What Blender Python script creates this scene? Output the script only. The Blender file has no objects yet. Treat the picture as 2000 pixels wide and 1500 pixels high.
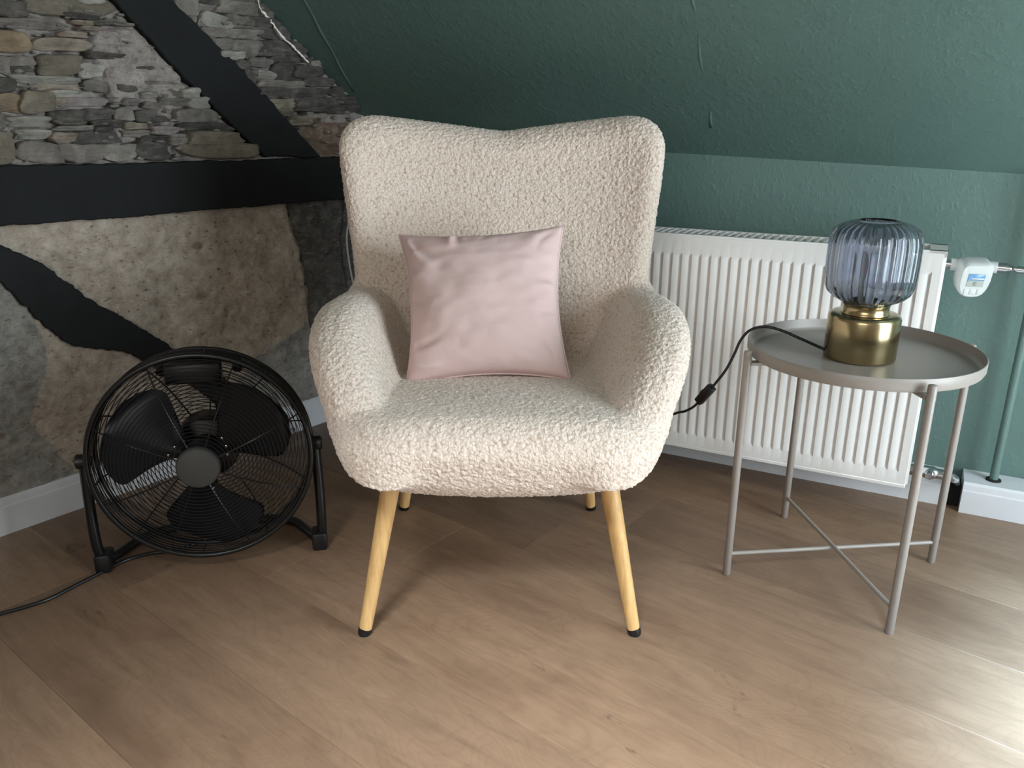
import bpy, bmesh, math, random, mathutils
import numpy as np
from mathutils import Vector, Matrix

# ------------------------------------------------------------------ camera
F_PX, PITCH, ROLL, CAM_H = 1558.44, math.radians(18.5256), math.radians(0.0924), 0.9024
scene = bpy.context.scene
COL = scene.collection
cp, sp = math.cos(PITCH), math.sin(PITCH)
FWD = np.array([0, cp, -sp])
_r0, _u0 = np.array([1., 0, 0]), np.array([0, sp, cp])
RT = math.cos(ROLL) * _r0 + math.sin(ROLL) * _u0
UP = -math.sin(ROLL) * _r0 + math.cos(ROLL) * _u0
CAM = np.array([0, 0, CAM_H])
cam_data = bpy.data.cameras.new('camera')
cam_data.sensor_fit = 'HORIZONTAL'
cam_data.sensor_width = 36.0
cam_data.lens = F_PX / 2000 * 36.0
cam_data.clip_start = 0.02
cam = bpy.data.objects.new('camera', cam_data)
COL.objects.link(cam)
cam.matrix_world = Matrix(((RT[0], UP[0], -FWD[0], CAM[0]), (RT[1], UP[1], -FWD[1], CAM[1]),
                           (RT[2], UP[2], -FWD[2], CAM[2]), (0, 0, 0, 1)))
scene.camera = cam

# room axes: corner C, U along the green wall, V along the stone gable wall
C = np.array([-0.43325, 2.52144])
AZ, AZ2 = -0.4726, -0.6745
U = np.array([math.cos(AZ), math.sin(AZ)])
V = np.array([math.sin(AZ2), -math.cos(AZ2)])
NR = np.array([U[1], -U[0]])            # from the green wall into the room
NL = np.array([-V[1], V[0]])            # from the gable wall into the room
WALL_OFF = -0.07                        # the green wall stands behind the skirting line
ROOM_U, ROOM_V, CEIL = 3.20, 3.6, 2.35

def P3(xy, z=0.0): return np.array([xy[0], xy[1], z])
def RW(t, off, z): return P3(C + U * t + NR * off, z)      # point by the green wall
def LW(t, off, z): return P3(C + V * t + NL * off, z)      # point by the gable wall

# ------------------------------------------------------------------ world, lights, exposure
vs = scene.view_settings
vs.view_transform = 'Standard'
vs.look = 'None'
vs.gamma = 1.0
vs.use_curve_mapping = False
vs.exposure = 0.0
scene.display_settings.display_device = 'sRGB'
world = bpy.data.worlds.new('world')
scene.world = world
world.use_nodes = True
bg = world.node_tree.nodes['Background']
bg.inputs['Color'].default_value = (0.62, 0.78, 1.0, 1)
bg.inputs['Strength'].default_value = 1.0

def area_light(name, center, direction, sx, sy, power, color):
    d = bpy.data.lights.new(name, 'AREA')
    d.shape = 'RECTANGLE'
    d.size, d.size_y, d.energy, d.color = sx, sy, power, color
    o = bpy.data.objects.new(name, d)
    COL.objects.link(o)
    o.location = center
    o.rotation_euler = Vector(direction).to_track_quat('-Z', 'Y').to_euler()
    return o
WIN1 = dict(v0=0.45, v1=1.45, z0=0.12, z1=1.75)            # garden window in the right-hand wall
WIN2 = dict(u0=1.6, u1=3.0, z0=0.75, z1=1.95)              # window behind the camera
_c1 = C + U * (ROOM_U + 0.06) + V * (WIN1['v0'] + WIN1['v1']) / 2
area_light('daylight_window_1', P3(_c1, (WIN1['z0'] + WIN1['z1']) / 2), P3(-U, -0.10), 1.0, 1.63, 74.0, (0.82, 0.93, 1.0))
_c2 = C + V * (ROOM_V + 0.06) + U * (WIN2['u0'] + WIN2['u1']) / 2
area_light('daylight_window_2', P3(_c2, (WIN2['z0'] + WIN2['z1']) / 2), P3(-V, -0.12), 1.4, 1.2, 19.0, (1.0, 0.92, 0.84))
# two roof windows with deep reveals above and behind the camera: (x, y, size x, size y, aim x, aim y, power, spread, colour)
ROOF_WINDOWS = ((0.60, -0.50, 0.45, 0.60, 1.30, 0.84, 110.0, 26, (0.42, 0.70, 1.0)),
                (-0.30, -0.55, 1.10, 0.60, 0.10, 0.84, 14.0, 32, (0.84, 0.93, 1.0)))
for (x_, y_, sx_, sy_, ax_, ay_, pw_, spd_, c_) in ROOF_WINDOWS:
    _sk = area_light('daylight_roof_window', (x_, y_, CEIL - 0.045), (ax_ - x_, ay_ - y_, -CEIL), sx_, sy_, pw_, c_)
    _sk.data.spread = math.radians(spd_)

# ------------------------------------------------------------------ helpers
rng = np.random.default_rng(7)
random.seed(7)
def ray(px, py): return FWD + RT * (px - 1000) / F_PX + UP * (750 - py) / F_PX
def hit(px, py, p, n):
    d = ray(px, py)
    return CAM + d * (np.dot(np.asarray(p) - CAM, n) / np.dot(d, n))
def on_z(px, py, z=0.0): return hit(px, py, [0, 0, z], np.array([0, 0, 1.]))
def on_y(px, py, y): return hit(px, py, [0, y, 0], np.array([0, 1., 0]))
def on_right(px, py, off=0.0): return hit(px, py, RW(0, off, 0), P3(NR))
def on_left(px, py, off=0.0): return hit(px, py, LW(0, off, 0), P3(NL))
def left_tz(px, py):
    p = on_left(px, py); return float(np.dot(p[:2] - C, V)), float(p[2])
def right_t(p): return float(np.dot(p[:2] - C, U))

def mesh_obj(name, verts, faces, mat=None, parent=None, smooth=True):
    me = bpy.data.meshes.new(name)
    me.from_pydata([tuple(map(float, v)) for v in verts], [], [tuple(map(int, f)) for f in faces])
    me.update()
    return link_mesh(name, me, mat, parent, smooth)
def link_mesh(name, me, mat=None, parent=None, smooth=True):
    if smooth:
        me.shade_smooth()
    if mat is not None and not me.materials:
        me.materials.append(mat)
    o = bpy.data.objects.new(name, me)
    COL.objects.link(o)
    if parent is not None:
        o.parent = parent
    return o
def quads_obj(name, verts, quads, mat, parent=None, smooth=True):
    verts = np.asarray(verts, np.float32); quads = np.asarray(quads, np.int32)
    me = bpy.data.meshes.new(name)
    me.vertices.add(len(verts)); me.vertices.foreach_set('co', verts.ravel())
    me.loops.add(quads.size); me.loops.foreach_set('vertex_index', quads.ravel())
    me.polygons.add(len(quads)); me.polygons.foreach_set('loop_start', np.arange(0, quads.size, 4, dtype=np.int32))
    me.update(calc_edges=True)
    return link_mesh(name, me, mat, parent, smooth)
def bm_obj(name, bm, mat=None, parent=None, smooth=False, angle=None):
    me = bpy.data.meshes.new(name)
    bm.normal_update()
    if angle is not None:
        for e in bm.edges:
            if len(e.link_faces) == 2 and e.calc_face_angle(0) > math.radians(angle):
                e.smooth = False
        smooth = True
    bm.to_mesh(me); bm.free()
    return link_mesh(name, me, mat, parent, smooth)
def thing(name, label, cat, loc=(0, 0, 0), rotz=0.0, group=None):
    o = bpy.data.objects.new(name, None)
    o.empty_display_size = 0.05
    COL.objects.link(o)
    o.location = loc; o.rotation_euler = (0, 0, rotz)
    return tag(o, label, cat, group)
def tag(o, label, cat=None, group=None, kind=None):
    o['label'] = label
    if cat: o['category'] = cat
    if group: o['group'] = group
    if kind: o['kind'] = kind
    return o
def structure(o, label=None):
    o['kind'] = 'structure'
    if label: o['label'] = label
    return o
def add_box(bm, lo, hi, bevel=0.0, M=None, seg=2):
    lo, hi = np.array(lo, float), np.array(hi, float)
    r = bmesh.ops.create_cube(bm, size=1.0)
    vs_ = r['verts']
    for v in vs_:
        v.co = Vector([(lo[i] + hi[i]) / 2 + v.co[i] * (hi[i] - lo[i]) for i in range(3)])
    if bevel > 0:
        es = list({e for v in vs_ for e in v.link_edges})
        rb = bmesh.ops.bevel(bm, geom=es, offset=bevel, segments=seg, profile=0.5, affect='EDGES')
        vs_ = list({v for f in rb['faces'] for v in f.verts} | {v for v in vs_ if v.is_valid})
    if M is not None:
        bmesh.ops.transform(bm, matrix=M, verts=vs_)
    return vs_
def add_tube(bm, pts, radius, seg=10, closed=False, caps=True):
    """sweep a circle along pts; radius a number or a list"""
    pts = [Vector(p) for p in pts]
    n = len(pts)
    rad = radius if hasattr(radius, '__len__') else [radius] * n
    rings = []
    prev = None
    for i in range(n):
        a = pts[(i - 1) % n] if (closed or i > 0) else pts[i]
        b = pts[(i + 1) % n] if (closed or i < n - 1) else pts[i]
        t = (b - a).normalized()
        if prev is None:
            ref = Vector((0, 0, 1)) if abs(t.z) < 0.9 else Vector((1, 0, 0))
            nx = t.cross(ref).normalized()
        else:
            nx = (prev - t * prev.dot(t)).normalized()
        prev = nx
        ny = t.cross(nx)
        rings.append([bm.verts.new(pts[i] + (nx * math.cos(2 * math.pi * k / seg) + ny * math.sin(2 * math.pi * k / seg)) * rad[i]) for k in range(seg)])
    m = n if closed else n - 1
    for i in range(m):
        A, B = rings[i], rings[(i + 1) % n]
        for k in range(seg):
            bm.faces.new((A[k], A[(k + 1) % seg], B[(k + 1) % seg], B[k]))
    if caps and not closed:
        bm.faces.new(list(reversed(rings[0]))); bm.faces.new(rings[-1])
def add_lathe(bm, profile, seg=48, center=(0, 0, 0), axis='Z', rib=None):
    """profile: list of (radius, height); axis Z or Y"""
    rings = []
    for (r, h) in profile:
        ring = []
        for k in range(seg):
            a = 2 * math.pi * k / seg
            rr = r * (rib(a, r, h) if rib else 1.0)
            if axis == 'Z':
                co = (center[0] + rr * math.cos(a), center[1] + rr * math.sin(a), center[2] + h)
            else:
                co = (center[0] + rr * math.cos(a), center[1] + h, center[2] + rr * math.sin(a))
            ring.append(bm.verts.new(co))
        rings.append(ring)
    for A, B in zip(rings[:-1], rings[1:]):
        for k in range(seg):
            f = (A[k], A[(k + 1) % seg], B[(k + 1) % seg], B[k])
            bm.faces.new(f if axis == 'Z' else tuple(reversed(f)))
    for ring, rev in ((rings[0], axis == 'Z'), (rings[-1], axis != 'Z')):
        bm.faces.new(list(reversed(ring)) if rev else ring)
def catmull(pts, n=8):
    pts = [np.array(p, float) for p in pts]
    P = [2 * pts[0] - pts[1]] + pts + [2 * pts[-1] - pts[-2]]
    out = []
    for i in range(1, len(P) - 2):
        for k in range(n):
            t = k / n
            a, b, c, d = P[i - 1], P[i], P[i + 1], P[i + 2]
            out.append(0.5 * (2 * b + (c - a) * t + (2 * a - 5 * b + 4 * c - d) * t * t + (3 * b - 3 * c + d - a) * t ** 3))
    out.append(pts[-1])
    return out

# numpy noise
def _hash(ix, iy, iz, k=0.0):
    v = np.sin(ix * 127.1 + iy * 311.7 + iz * 74.7 + k * 53.3) * 43758.5453
    return v - np.floor(v)
def vnoise(p, scale):
    q = p * scale
    i = np.floor(q); f = q - i
    f = f * f * (3 - 2 * f)
    r = 0
    for dx in (0, 1):
        for dy in (0, 1):
            for dz in (0, 1):
                w = (f[:, 0] if dx else 1 - f[:, 0]) * (f[:, 1] if dy else 1 - f[:, 1]) * (f[:, 2] if dz else 1 - f[:, 2])
                r = r + w * _hash(i[:, 0] + dx, i[:, 1] + dy, i[:, 2] + dz)
    return r * 2 - 1
def worley(p, scale):
    q = p * scale
    i = np.floor(q)
    best = np.full(len(p), 9.0)
    for dx in (-1, 0, 1):
        for dy in (-1, 0, 1):
            for dz in (-1, 0, 1):
                c = i + np.array([dx, dy, dz])
                j = np.stack([_hash(c[:, 0], c[:, 1], c[:, 2], k) for k in (1., 2., 3.)], -1)
                best = np.minimum(best, ((c + j - q) ** 2).sum(-1))
    return np.sqrt(best)

# ------------------------------------------------------------------ materials
class NT:
    def __init__(self, name):
        self.m = bpy.data.materials.new(name)
        self.m.use_nodes = True
        self.t = self.m.node_tree
        self.b = self.t.nodes['Principled BSDF']
        self._co = {}
    def node(self, typ, **kw):
        n = self.t.nodes.new(typ)
        for k, v in kw.items(): setattr(n, k, v)
        return n
    def L(self, a, b): self.t.links.new(a, b)
    def coord(self, scale=(1, 1, 1), out='Object', rnd=False):
        tc = self.node('ShaderNodeTexCoord')
        mp = self.node('ShaderNodeMapping')
        mp.inputs['Scale'].default_value = scale
        src = tc.outputs[out]
        if rnd:
            oi = self.node('ShaderNodeObjectInfo')
            ad = self.node('ShaderNodeVectorMath', operation='ADD')
            ml = self.node('ShaderNodeVectorMath', operation='SCALE')
            cx = self.node('ShaderNodeCombineXYZ')
            for s in 'XYZ': self.L(oi.outputs['Random'], cx.inputs[s])
            self.L(cx.outputs[0], ml.inputs[0]); ml.inputs['Scale'].default_value = 37.0
            self.L(src, ad.inputs[0]); self.L(ml.outputs[0], ad.inputs[1])
            src = ad.outputs[0]
        self.L(src, mp.inputs['Vector'])
        return mp.outputs[0]
    def noise(self, co, scale, detail=4, rough=0.55, dist=0.0):
        n = self.node('ShaderNodeTexNoise')
        n.inputs['Scale'].default_value = scale; n.inputs['Detail'].default_value = detail
        n.inputs['Roughness'].default_value = rough; n.inputs['Distortion'].default_value = dist
        self.L(co, n.inputs['Vector'])
        return n.outputs['Fac']
    def voro(self, co, scale, feature='F1'):
        n = self.node('ShaderNodeTexVoronoi', feature=feature)
        n.inputs['Scale'].default_value = scale
        self.L(co, n.inputs['Vector'])
        return n.outputs['Distance']
    def ramp(self, fac, stops):
        n = self.node('ShaderNodeValToRGB')
        el = n.color_ramp.elements
        while len(el) < len(stops): el.new(0.5)
        for e, (p, c) in zip(el, stops):
            e.position = p
            e.color = (c, c, c, 1) if not hasattr(c, '__len__') else (*c, 1)
        self.L(fac, n.inputs['Fac'])
        return n.outputs['Color']
    def mix(self, fac, a, b, mode='MIX'):
        n = self.node('ShaderNodeMix', data_type='RGBA', blend_type=mode)
        for s, v in ((n.inputs[0], fac), (n.inputs[6], a), (n.inputs[7], b)):
            if hasattr(v, 'links') or hasattr(v, 'is_linked'): self.L(v, s)
            elif hasattr(v, '__len__'): s.default_value = (*v, 1)
            else: s.default_value = v
        return n.outputs[2]
    def bump(self, h, strength=0.3, dist=0.002, prev=None):
        n = self.node('ShaderNodeBump')
        n.inputs['Strength'].default_value = strength; n.inputs['Distance'].default_value = dist
        self.L(h, n.inputs['Height'])
        if prev is not None: self.L(prev, n.inputs['Normal'])
        return n.outputs[0]
    def set(self, color=None, rough=None, metal=None, normal=None, **kw):
        def put(k, v):
            s = self.b.inputs[k]
            if hasattr(v, 'is_linked'): self.L(v, s)
            elif hasattr(v, '__len__'): s.default_value = (*v, 1) if len(v) == 3 else v
            else: s.default_value = v
        if color is not None: put('Base Color', color)
        if rough is not None: put('Roughness', rough)
        if metal is not None: put('Metallic', metal)
        if normal is not None: put('Normal', normal)
        for k, v in kw.items(): put(k, v)
        return self.m
def srgb(r, g, b):
    f = lambda c: (c / 255 / 12.92) if c / 255 <= 0.04045 else ((c / 255 + 0.055) / 1.055) ** 2.4
    return (f(r), f(g), f(b))
def simple(name, col, rough=0.5, metal=0.0, bump=None, var=0.0, **kw):
    t = NT(name)
    co = t.coord()
    c = col
    if var:
        c = t.mix(t.noise(co, 18, 4), tuple(x * (1 - var) for x in col), tuple(min(1, x * (1 + var)) for x in col))
    nrm = t.bump(t.noise(co, bump[0], 5), bump[1], bump[2]) if bump else None
    return t.set(c, rough, metal, nrm, **kw)

M = {}
def mat_green():
    t = NT('green_wall_paint')
    co = t.coord()
    c = t.mix(t.noise(co, 2.5, 4), srgb(82, 107, 100), srgb(92, 117, 110))
    lumps = t.ramp(t.noise(t.coord((1, 1, 0.6)), 75, 3, 0.6), [(0.5, 0.0), (0.8, 1.0)])
    n1 = t.bump(lumps, 0.28, 0.003)
    n2 = t.bump(t.noise(co, 260, 3), 0.2, 0.001, n1)
    n3 = t.bump(t.noise(co, 7, 3), 0.2, 0.010, n2)
    return t.set(c, 0.55, normal=n3)
M['green'] = mat_green()
M['white_wall'] = simple('cream_wall_paint', srgb(205, 198, 184), 0.8, bump=(60, 0.2, 0.002))
M['skirting'] = simple('white_skirting_paint', srgb(206, 208, 211), 0.4, bump=(40, 0.1, 0.001), var=0.03)
M['plaster_edge'] = simple('bare_white_plaster', srgb(225, 222, 210), 0.9, bump=(120, 0.5, 0.002))
def mat_floor():
    t = NT('oak_plank')
    co = t.coord(rnd=True)
    cg = t.coord((1.2, 9, 1.2), rnd=True)
    oi = t.node('ShaderNodeObjectInfo')
    grain = t.noise(cg, 4.5, 10, 0.68, 0.9)
    fine = t.noise(t.coord((3, 90, 3), rnd=True), 6.0, 5, 0.6)
    blotch = t.noise(t.coord((1, 2.2, 1), rnd=True), 3.2, 4, 0.5, 0.4)
    c = t.ramp(grain, [(0.25, srgb(120, 96, 77)), (0.5, srgb(138, 112, 91)), (0.75, srgb(150, 124, 102))])
    c = t.mix(0.14, c, t.ramp(fine, [(0.3, srgb(108, 86, 69)), (0.7, srgb(154, 129, 107))]))
    c = t.mix(t.ramp(blotch, [(0.52, 0.0), (0.80, 0.55)]), c, srgb(90, 64, 47))
    knot = t.ramp(t.noise(t.coord((1, 2.2, 1), rnd=True), 6.0, 6, 0.72, 1.0), [(0.645, 0.0), (0.74, 0.7)])
    c = t.mix(knot, c, srgb(58, 42, 32))
    tint = t.ramp(oi.outputs['Random'], [(0.0, (0.80, 0.77, 0.74)), (0.5, (0.95, 0.93, 0.90)), (1.0, (1.08, 1.05, 1.0))])
    c = t.mix(1.0, c, tint, 'MULTIPLY')
    n = t.bump(grain, 0.05, 0.001)
    n = t.bump(fine, 0.08, 0.0005, n)
    mott = t.noise(co, 26, 5, 0.6)
    c = t.mix(0.5, c, t.ramp(mott, [(0.3, 0.86), (0.7, 1.1)]), 'MULTIPLY')
    ring = t.noise(t.coord((1, 2.6, 1), rnd=True), 2.6, 2, 0.4, 0.6)
    wv = t.node('ShaderNodeMath', operation='PINGPONG'); t.L(ring, wv.inputs[0]); wv.inputs[1].default_value = 0.018
    c = t.mix(t.ramp(wv.outputs[0], [(0.0, 0.22), (0.006, 0.0)]), c, srgb(104, 80, 62))
    r = t.ramp(grain, [(0.3, 0.48), (0.7, 0.38)])
    return t.set(c, r, normal=n)
M['oak'] = mat_floor()
M['subfloor'] = simple('dark_subfloor', srgb(50, 38, 30), 0.9)
def mat_mortar():
    t = NT('rubble_mortar')
    co = t.coord()
    a = t.noise(co, 9, 6, 0.65)
    c = t.ramp(a, [(0.3, srgb(122, 115, 110)), (0.5, srgb(160, 151, 145)), (0.7, srgb(188, 178, 170))])
    c = t.mix(t.ramp(t.noise(co, 5, 3), [(0.45, 0.0), (0.7, 0.5)]), c, srgb(150, 138, 124))
    pits = t.ramp(t.noise(t.coord((26, 26, 60)), 1.4, 5, 0.7), [(0.34, 1.0), (0.44, 0.0)])
    c = t.mix(pits, c, srgb(70, 62, 57))
    n = t.bump(t.noise(co, 40, 8, 0.7), 0.9, 0.008)
    n = t.bump(t.noise(t.coord((14, 14, 70)), 1.5, 6, 0.7), 0.6, 0.006, n)
    return t.set(c, 0.95, normal=n)
M['mortar'] = mat_mortar()
ZONES = dict(mortar=((136, 129, 123), (178, 169, 162), (206, 198, 190)), clay=((168, 151, 134), (206, 190, 172), (228, 217, 202)),
             grey=((130, 128, 122), (170, 166, 158), (200, 196, 188)), dark=((66, 64, 61), (96, 93, 89), (130, 126, 119)),
             brown=((104, 86, 72), (138, 117, 100), (166, 147, 130)))
def mat_gable():
    t = NT('gable_infill')
    co = t.coord()
    a = t.noise(co, 30, 9, 0.72, 0.4)
    broad = t.noise(co, 7, 5, 0.6)
    at = t.node('ShaderNodeAttribute', attribute_name='zone')
    sep = t.node('ShaderNodeSeparateColor'); t.L(at.outputs['Color'], sep.inputs[0])
    jit = t.noise(co, 40, 5, 0.7)
    def mask(sock):
        ad = t.node('ShaderNodeMath', operation='ADD'); t.L(sock, ad.inputs[0])
        ml = t.node('ShaderNodeMath', operation='MULTIPLY_ADD'); t.L(jit, ml.inputs[0]); ml.inputs[1].default_value = 0.9; ml.inputs[2].default_value = -0.45
        t.L(ml.outputs[0], ad.inputs[1])
        return t.ramp(ad.outputs[0], [(0.40, 0.0), (0.60, 1.0)])
    def col(k): return t.ramp(a, [(p, srgb(*c)) for p, c in zip((0.30, 0.50, 0.70), ZONES[k])])
    c = t.mix(mask(at.outputs['Alpha']), col('mortar'), col('clay'))
    c = t.mix(mask(sep.outputs[0]), c, col('grey'))
    c = t.mix(mask(sep.outputs[1]), c, col('dark'))
    c = t.mix(mask(sep.outputs[2]), c, col('brown'))
    c = t.mix(0.5, c, t.ramp(broad, [(0.3, 0.62), (0.55, 1.0), (0.8, 1.12)]), 'MULTIPLY')
    # straw and finger marks, two directions
    st = None
    for rot, sc in ((0.5, (26, 26, 150)), (-0.35, (30, 30, 190))):
        mp = t.node('ShaderNodeMapping'); mp.inputs['Rotation'].default_value = (rot, rot, 0); t.L(co, mp.inputs['Vector'])
        mp2 = t.node('ShaderNodeMapping'); mp2.inputs['Scale'].default_value = sc; t.L(mp.outputs[0], mp2.inputs['Vector'])
        n = t.noise(mp2.outputs[0], 1.0, 3, 0.6, 0.8)
        c = t.mix(t.ramp(n, [(0.62, 0.0), (0.70, 0.32)]), c, srgb(206, 196, 178))
        c = t.mix(t.ramp(n, [(0.28, 0.65), (0.35, 0.0)]), c, srgb(84, 68, 54))
        st = n if st is None else st
    # pits of broken-out straw and pebbles
    v = t.node('ShaderNodeTexVoronoi'); v.inputs['Scale'].default_value = 62.0; t.L(t.coord((1, 1, 1.5)), v.inputs['Vector'])
    vs2 = t.node('ShaderNodeSeparateColor'); t.L(v.outputs['Color'], vs2.inputs[0])
    sub = t.node('ShaderNodeMath', operation='MULTIPLY_ADD'); t.L(vs2.outputs[0], sub.inputs[0]); sub.inputs[1].default_value = 1.5; t.L(v.outputs['Distance'], sub.inputs[2])
    pit = t.ramp(sub.outputs[0], [(0.18, 0.6), (0.36, 0.0)])
    c = t.mix(pit, c, srgb(80, 64, 51))
    flk = t.noise(t.coord((1, 1, 1.6)), 75, 5, 0.75, 0.6)
    c = t.mix(t.ramp(flk, [(0.30, 0.85), (0.40, 0.0)]), c, srgb(84, 68, 55))
    c = t.mix(t.ramp(flk, [(0.62, 0.0), (0.72, 0.5)]), c, srgb(214, 205, 190))
    v2 = t.node('ShaderNodeTexVoronoi'); v2.inputs['Scale'].default_value = 17.0; t.L(t.coord((1, 1, 1.3)), v2.inputs['Vector'])
    vs3 = t.node('ShaderNodeSeparateColor'); t.L(v2.outputs['Color'], vs3.inputs[0])
    sb2 = t.node('ShaderNodeMath', operation='MULTIPLY_ADD'); t.L(vs3.outputs[1], sb2.inputs[0]); sb2.inputs[1].default_value = 1.6; t.L(v2.outputs['Distance'], sb2.inputs[2])
    c = t.mix(t.ramp(sb2.outputs[0], [(0.22, 0.6), (0.38, 0.0)]), c, srgb(104, 82, 64))
    n = t.bump(a, 1.0, 0.014)
    n = t.bump(flk, 0.8, 0.005, n)
    n = t.bump(st, 0.5, 0.004, n)
    n = t.bump(t.ramp(sub.outputs[0], [(0.28, 0.0), (0.44, 1.0)]), 0.7, 0.004, n)
    return t.set(c, 0.95, normal=n)
M['gable'] = mat_gable()
M['clay'] = simple('plain_clay_plaster', srgb(176, 160, 143), 0.95, bump=(30, 0.8, 0.006), var=0.15)
def mat_stone(name, a, b, c3):
    t = NT(name)
    co = t.coord()
    c = t.ramp(t.noise(co, 22, 7, 0.65, 0.4), [(0.3, a), (0.5, b), (0.72, c3)])
    oi = t.node('ShaderNodeObjectInfo')
    c = t.mix(1.0, c, t.ramp(oi.outputs['Random'], [(0, 1.15), (1, 1.75)]), 'MULTIPLY')
    c = t.mix(t.ramp(t.noise(t.coord((20, 20, 80)), 1.5, 5, 0.65), [(0.52, 0.0), (0.7, 0.35)]), c, srgb(170, 163, 150))
    n = t.bump(t.noise(co, 45, 9, 0.74), 1.0, 0.010)
    n = t.bump(t.noise(t.coord((12, 12, 110)), 1.6, 6, 0.7), 0.9, 0.006, n)
    return t.set(c, 0.9, normal=n)
M['st_grey'] = mat_stone('grey_slate_stone', srgb(92, 88, 83), srgb(120, 115, 108), srgb(150, 144, 135))
M['st_dark'] = mat_stone('dark_slate_stone', srgb(56, 54, 52), srgb(78, 75, 71), srgb(106, 101, 95))
M['st_olive'] = mat_stone('olive_stone', srgb(96, 91, 79), srgb(122, 115, 100), srgb(150, 142, 126))
M['st_tan'] = mat_stone('tan_stone', srgb(124, 112, 100), srgb(150, 138, 124), srgb(172, 162, 148))
M['st_pale'] = mat_stone('pale_stone', srgb(132, 130, 122), srgb(158, 155, 146), srgb(180, 177, 168))
M['st_ochre'] = mat_stone('ochre_stone', srgb(110, 94, 75), srgb(136, 119, 97), srgb(158, 143, 120))
M['st_mauve'] = mat_stone('mauve_stone', srgb(112, 102, 102), srgb(136, 126, 125), srgb(160, 150, 146))
def mat_timber():
    t = NT('black_painted_timber')
    co = t.coord()
    c = t.mix(t.noise(co, 14, 5), srgb(19, 20, 20), srgb(31, 33, 34))
    n = t.bump(t.noise(co, 24, 6, 0.6), 0.35, 0.004)
    return t.set(c, 0.8, normal=n, **{'Specular IOR Level': 0.25})
M['timber'] = mat_timber()
def mat_boucle():
    t = NT('cream_boucle')
    co = t.coord()
    w = t.node('ShaderNodeVectorMath', operation='ADD')
    nz = t.node('ShaderNodeTexNoise'); nz.inputs['Scale'].default_value = 130.0
    t.L(co, nz.inputs['Vector'])
    sc = t.node('ShaderNodeVectorMath', operation='SCALE'); sc.inputs['Scale'].default_value = 0.008
    t.L(nz.outputs['Color'], sc.inputs[0]); t.L(co, w.inputs[0]); t.L(sc.outputs[0], w.inputs[1])
    v = t.voro(w.outputs[0], 210)
    c = t.ramp(v, [(0.1, srgb(230, 216, 203)), (0.6, srgb(218, 201, 186)), (0.95, srgb(184, 162, 145))])
    n = t.bump(t.ramp(v, [(0.0, 1.0), (0.9, 0.0)]), 0.5, 0.003)
    return t.set(c, 0.95, normal=n, **{'Sheen Weight': 0.25, 'Sheen Roughness': 0.5})
M['boucle'] = mat_boucle()
def mat_pink():
    t = NT('pink_cotton')
    co = t.coord()
    weave = t.noise(t.coord((1, 1, 1)), 900, 2, 0.5)
    folds = t.noise(t.coord((1, 1, 1.5)), 16, 3, 0.5, 1.2)
    c = t.mix(t.noise(co, 12, 3), srgb(214, 186, 182), srgb(222, 195, 191))
    n = t.bump(weave, 0.2, 0.0006)
    n = t.bump(folds, 0.25, 0.006, n)
    return t.set(c, 0.95, normal=n, **{'Specular IOR Level': 0.2})
M['pink'] = mat_pink()
def mat_leg():
    t = NT('beech_leg')
    g = t.noise(t.coord((30, 30, 2.5)), 3, 6, 0.6, 0.5)
    c = t.ramp(g, [(0.3, srgb(186, 146, 92)), (0.6, srgb(212, 172, 116)), (0.8, srgb(222, 186, 132))])
    return t.set(c, 0.42, normal=t.bump(g, 0.1, 0.001))
M['beech'] = mat_leg()
M['black_plastic'] = simple('black_plastic', srgb(17, 18, 19), 0.38, bump=(90, 0.05, 0.001))
M['black_metal'] = simple('black_gloss_metal', srgb(14, 15, 16), 0.3, 0.0, bump=(60, 0.03, 0.001))
M['blade'] = simple('blue_black_blade', srgb(24, 29, 36), 0.32, 0.0, bump=(20, 0.04, 0.002))
M['hub'] = simple('charcoal_hub_cap', srgb(66, 66, 64), 0.6, bump=(80, 0.05, 0.001))
M['rivet'] = simple('silver_rivet', srgb(215, 215, 215), 0.2, 1.0, bump=(90, 0.02, 0.001))
M['taupe'] = simple('taupe_powder_coat', srgb(147, 140, 133), 0.40, 0.0, bump=(400, 0.12, 0.0005))
M['radiator'] = simple('white_radiator_enamel', srgb(228, 226, 222), 0.32, bump=(30, 0.02, 0.001))
M['rad_shade'] = simple('radiator_inside_shade', srgb(70, 72, 74), 0.6, bump=(30, 0.05, 0.001))  # shade inside put into the colour, so the grille slots look dark
M['chrome'] = simple('chrome', srgb(200, 202, 205), 0.14, 1.0, bump=(60, 0.02, 0.001))
M['thermo'] = simple('white_thermostat_plastic', srgb(192, 196, 194), 0.4, bump=(60, 0.02, 0.001))
M['lcd'] = simple('grey_lcd', srgb(150, 158, 150), 0.2, bump=(60, 0.01, 0.001))
M['lcd_blue'] = simple('blue_sticker', srgb(84, 132, 176), 0.25, bump=(60, 0.01, 0.001))
M['print_grey'] = simple('grey_print', srgb(110, 114, 114), 0.5, bump=(60, 0.01, 0.001))
def mat_brass():
    t = NT('brushed_brass')
    g = t.noise(t.coord((2, 2, 30)), 3, 3, 0.5)
    c = t.mix(g, srgb(172, 155, 118), srgb(182, 165, 128))
    return t.set(c, t.ramp(g, [(0.3, 0.20), (0.7, 0.24)]), 1.0, t.bump(g, 0.01, 0.0004))
M['brass'] = mat_brass()
def mat_glass(name, col, rough=0.0):
    t = NT(name)
    n = t.bump(t.noise(t.coord(), 25, 3), 0.05, 0.002)
    return t.set(col, rough, normal=n, **{'Transmission Weight': 1.0, 'IOR': 1.45})
M['smoke_glass'] = mat_glass('smoky_blue_glass', srgb(192, 197, 207))
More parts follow.
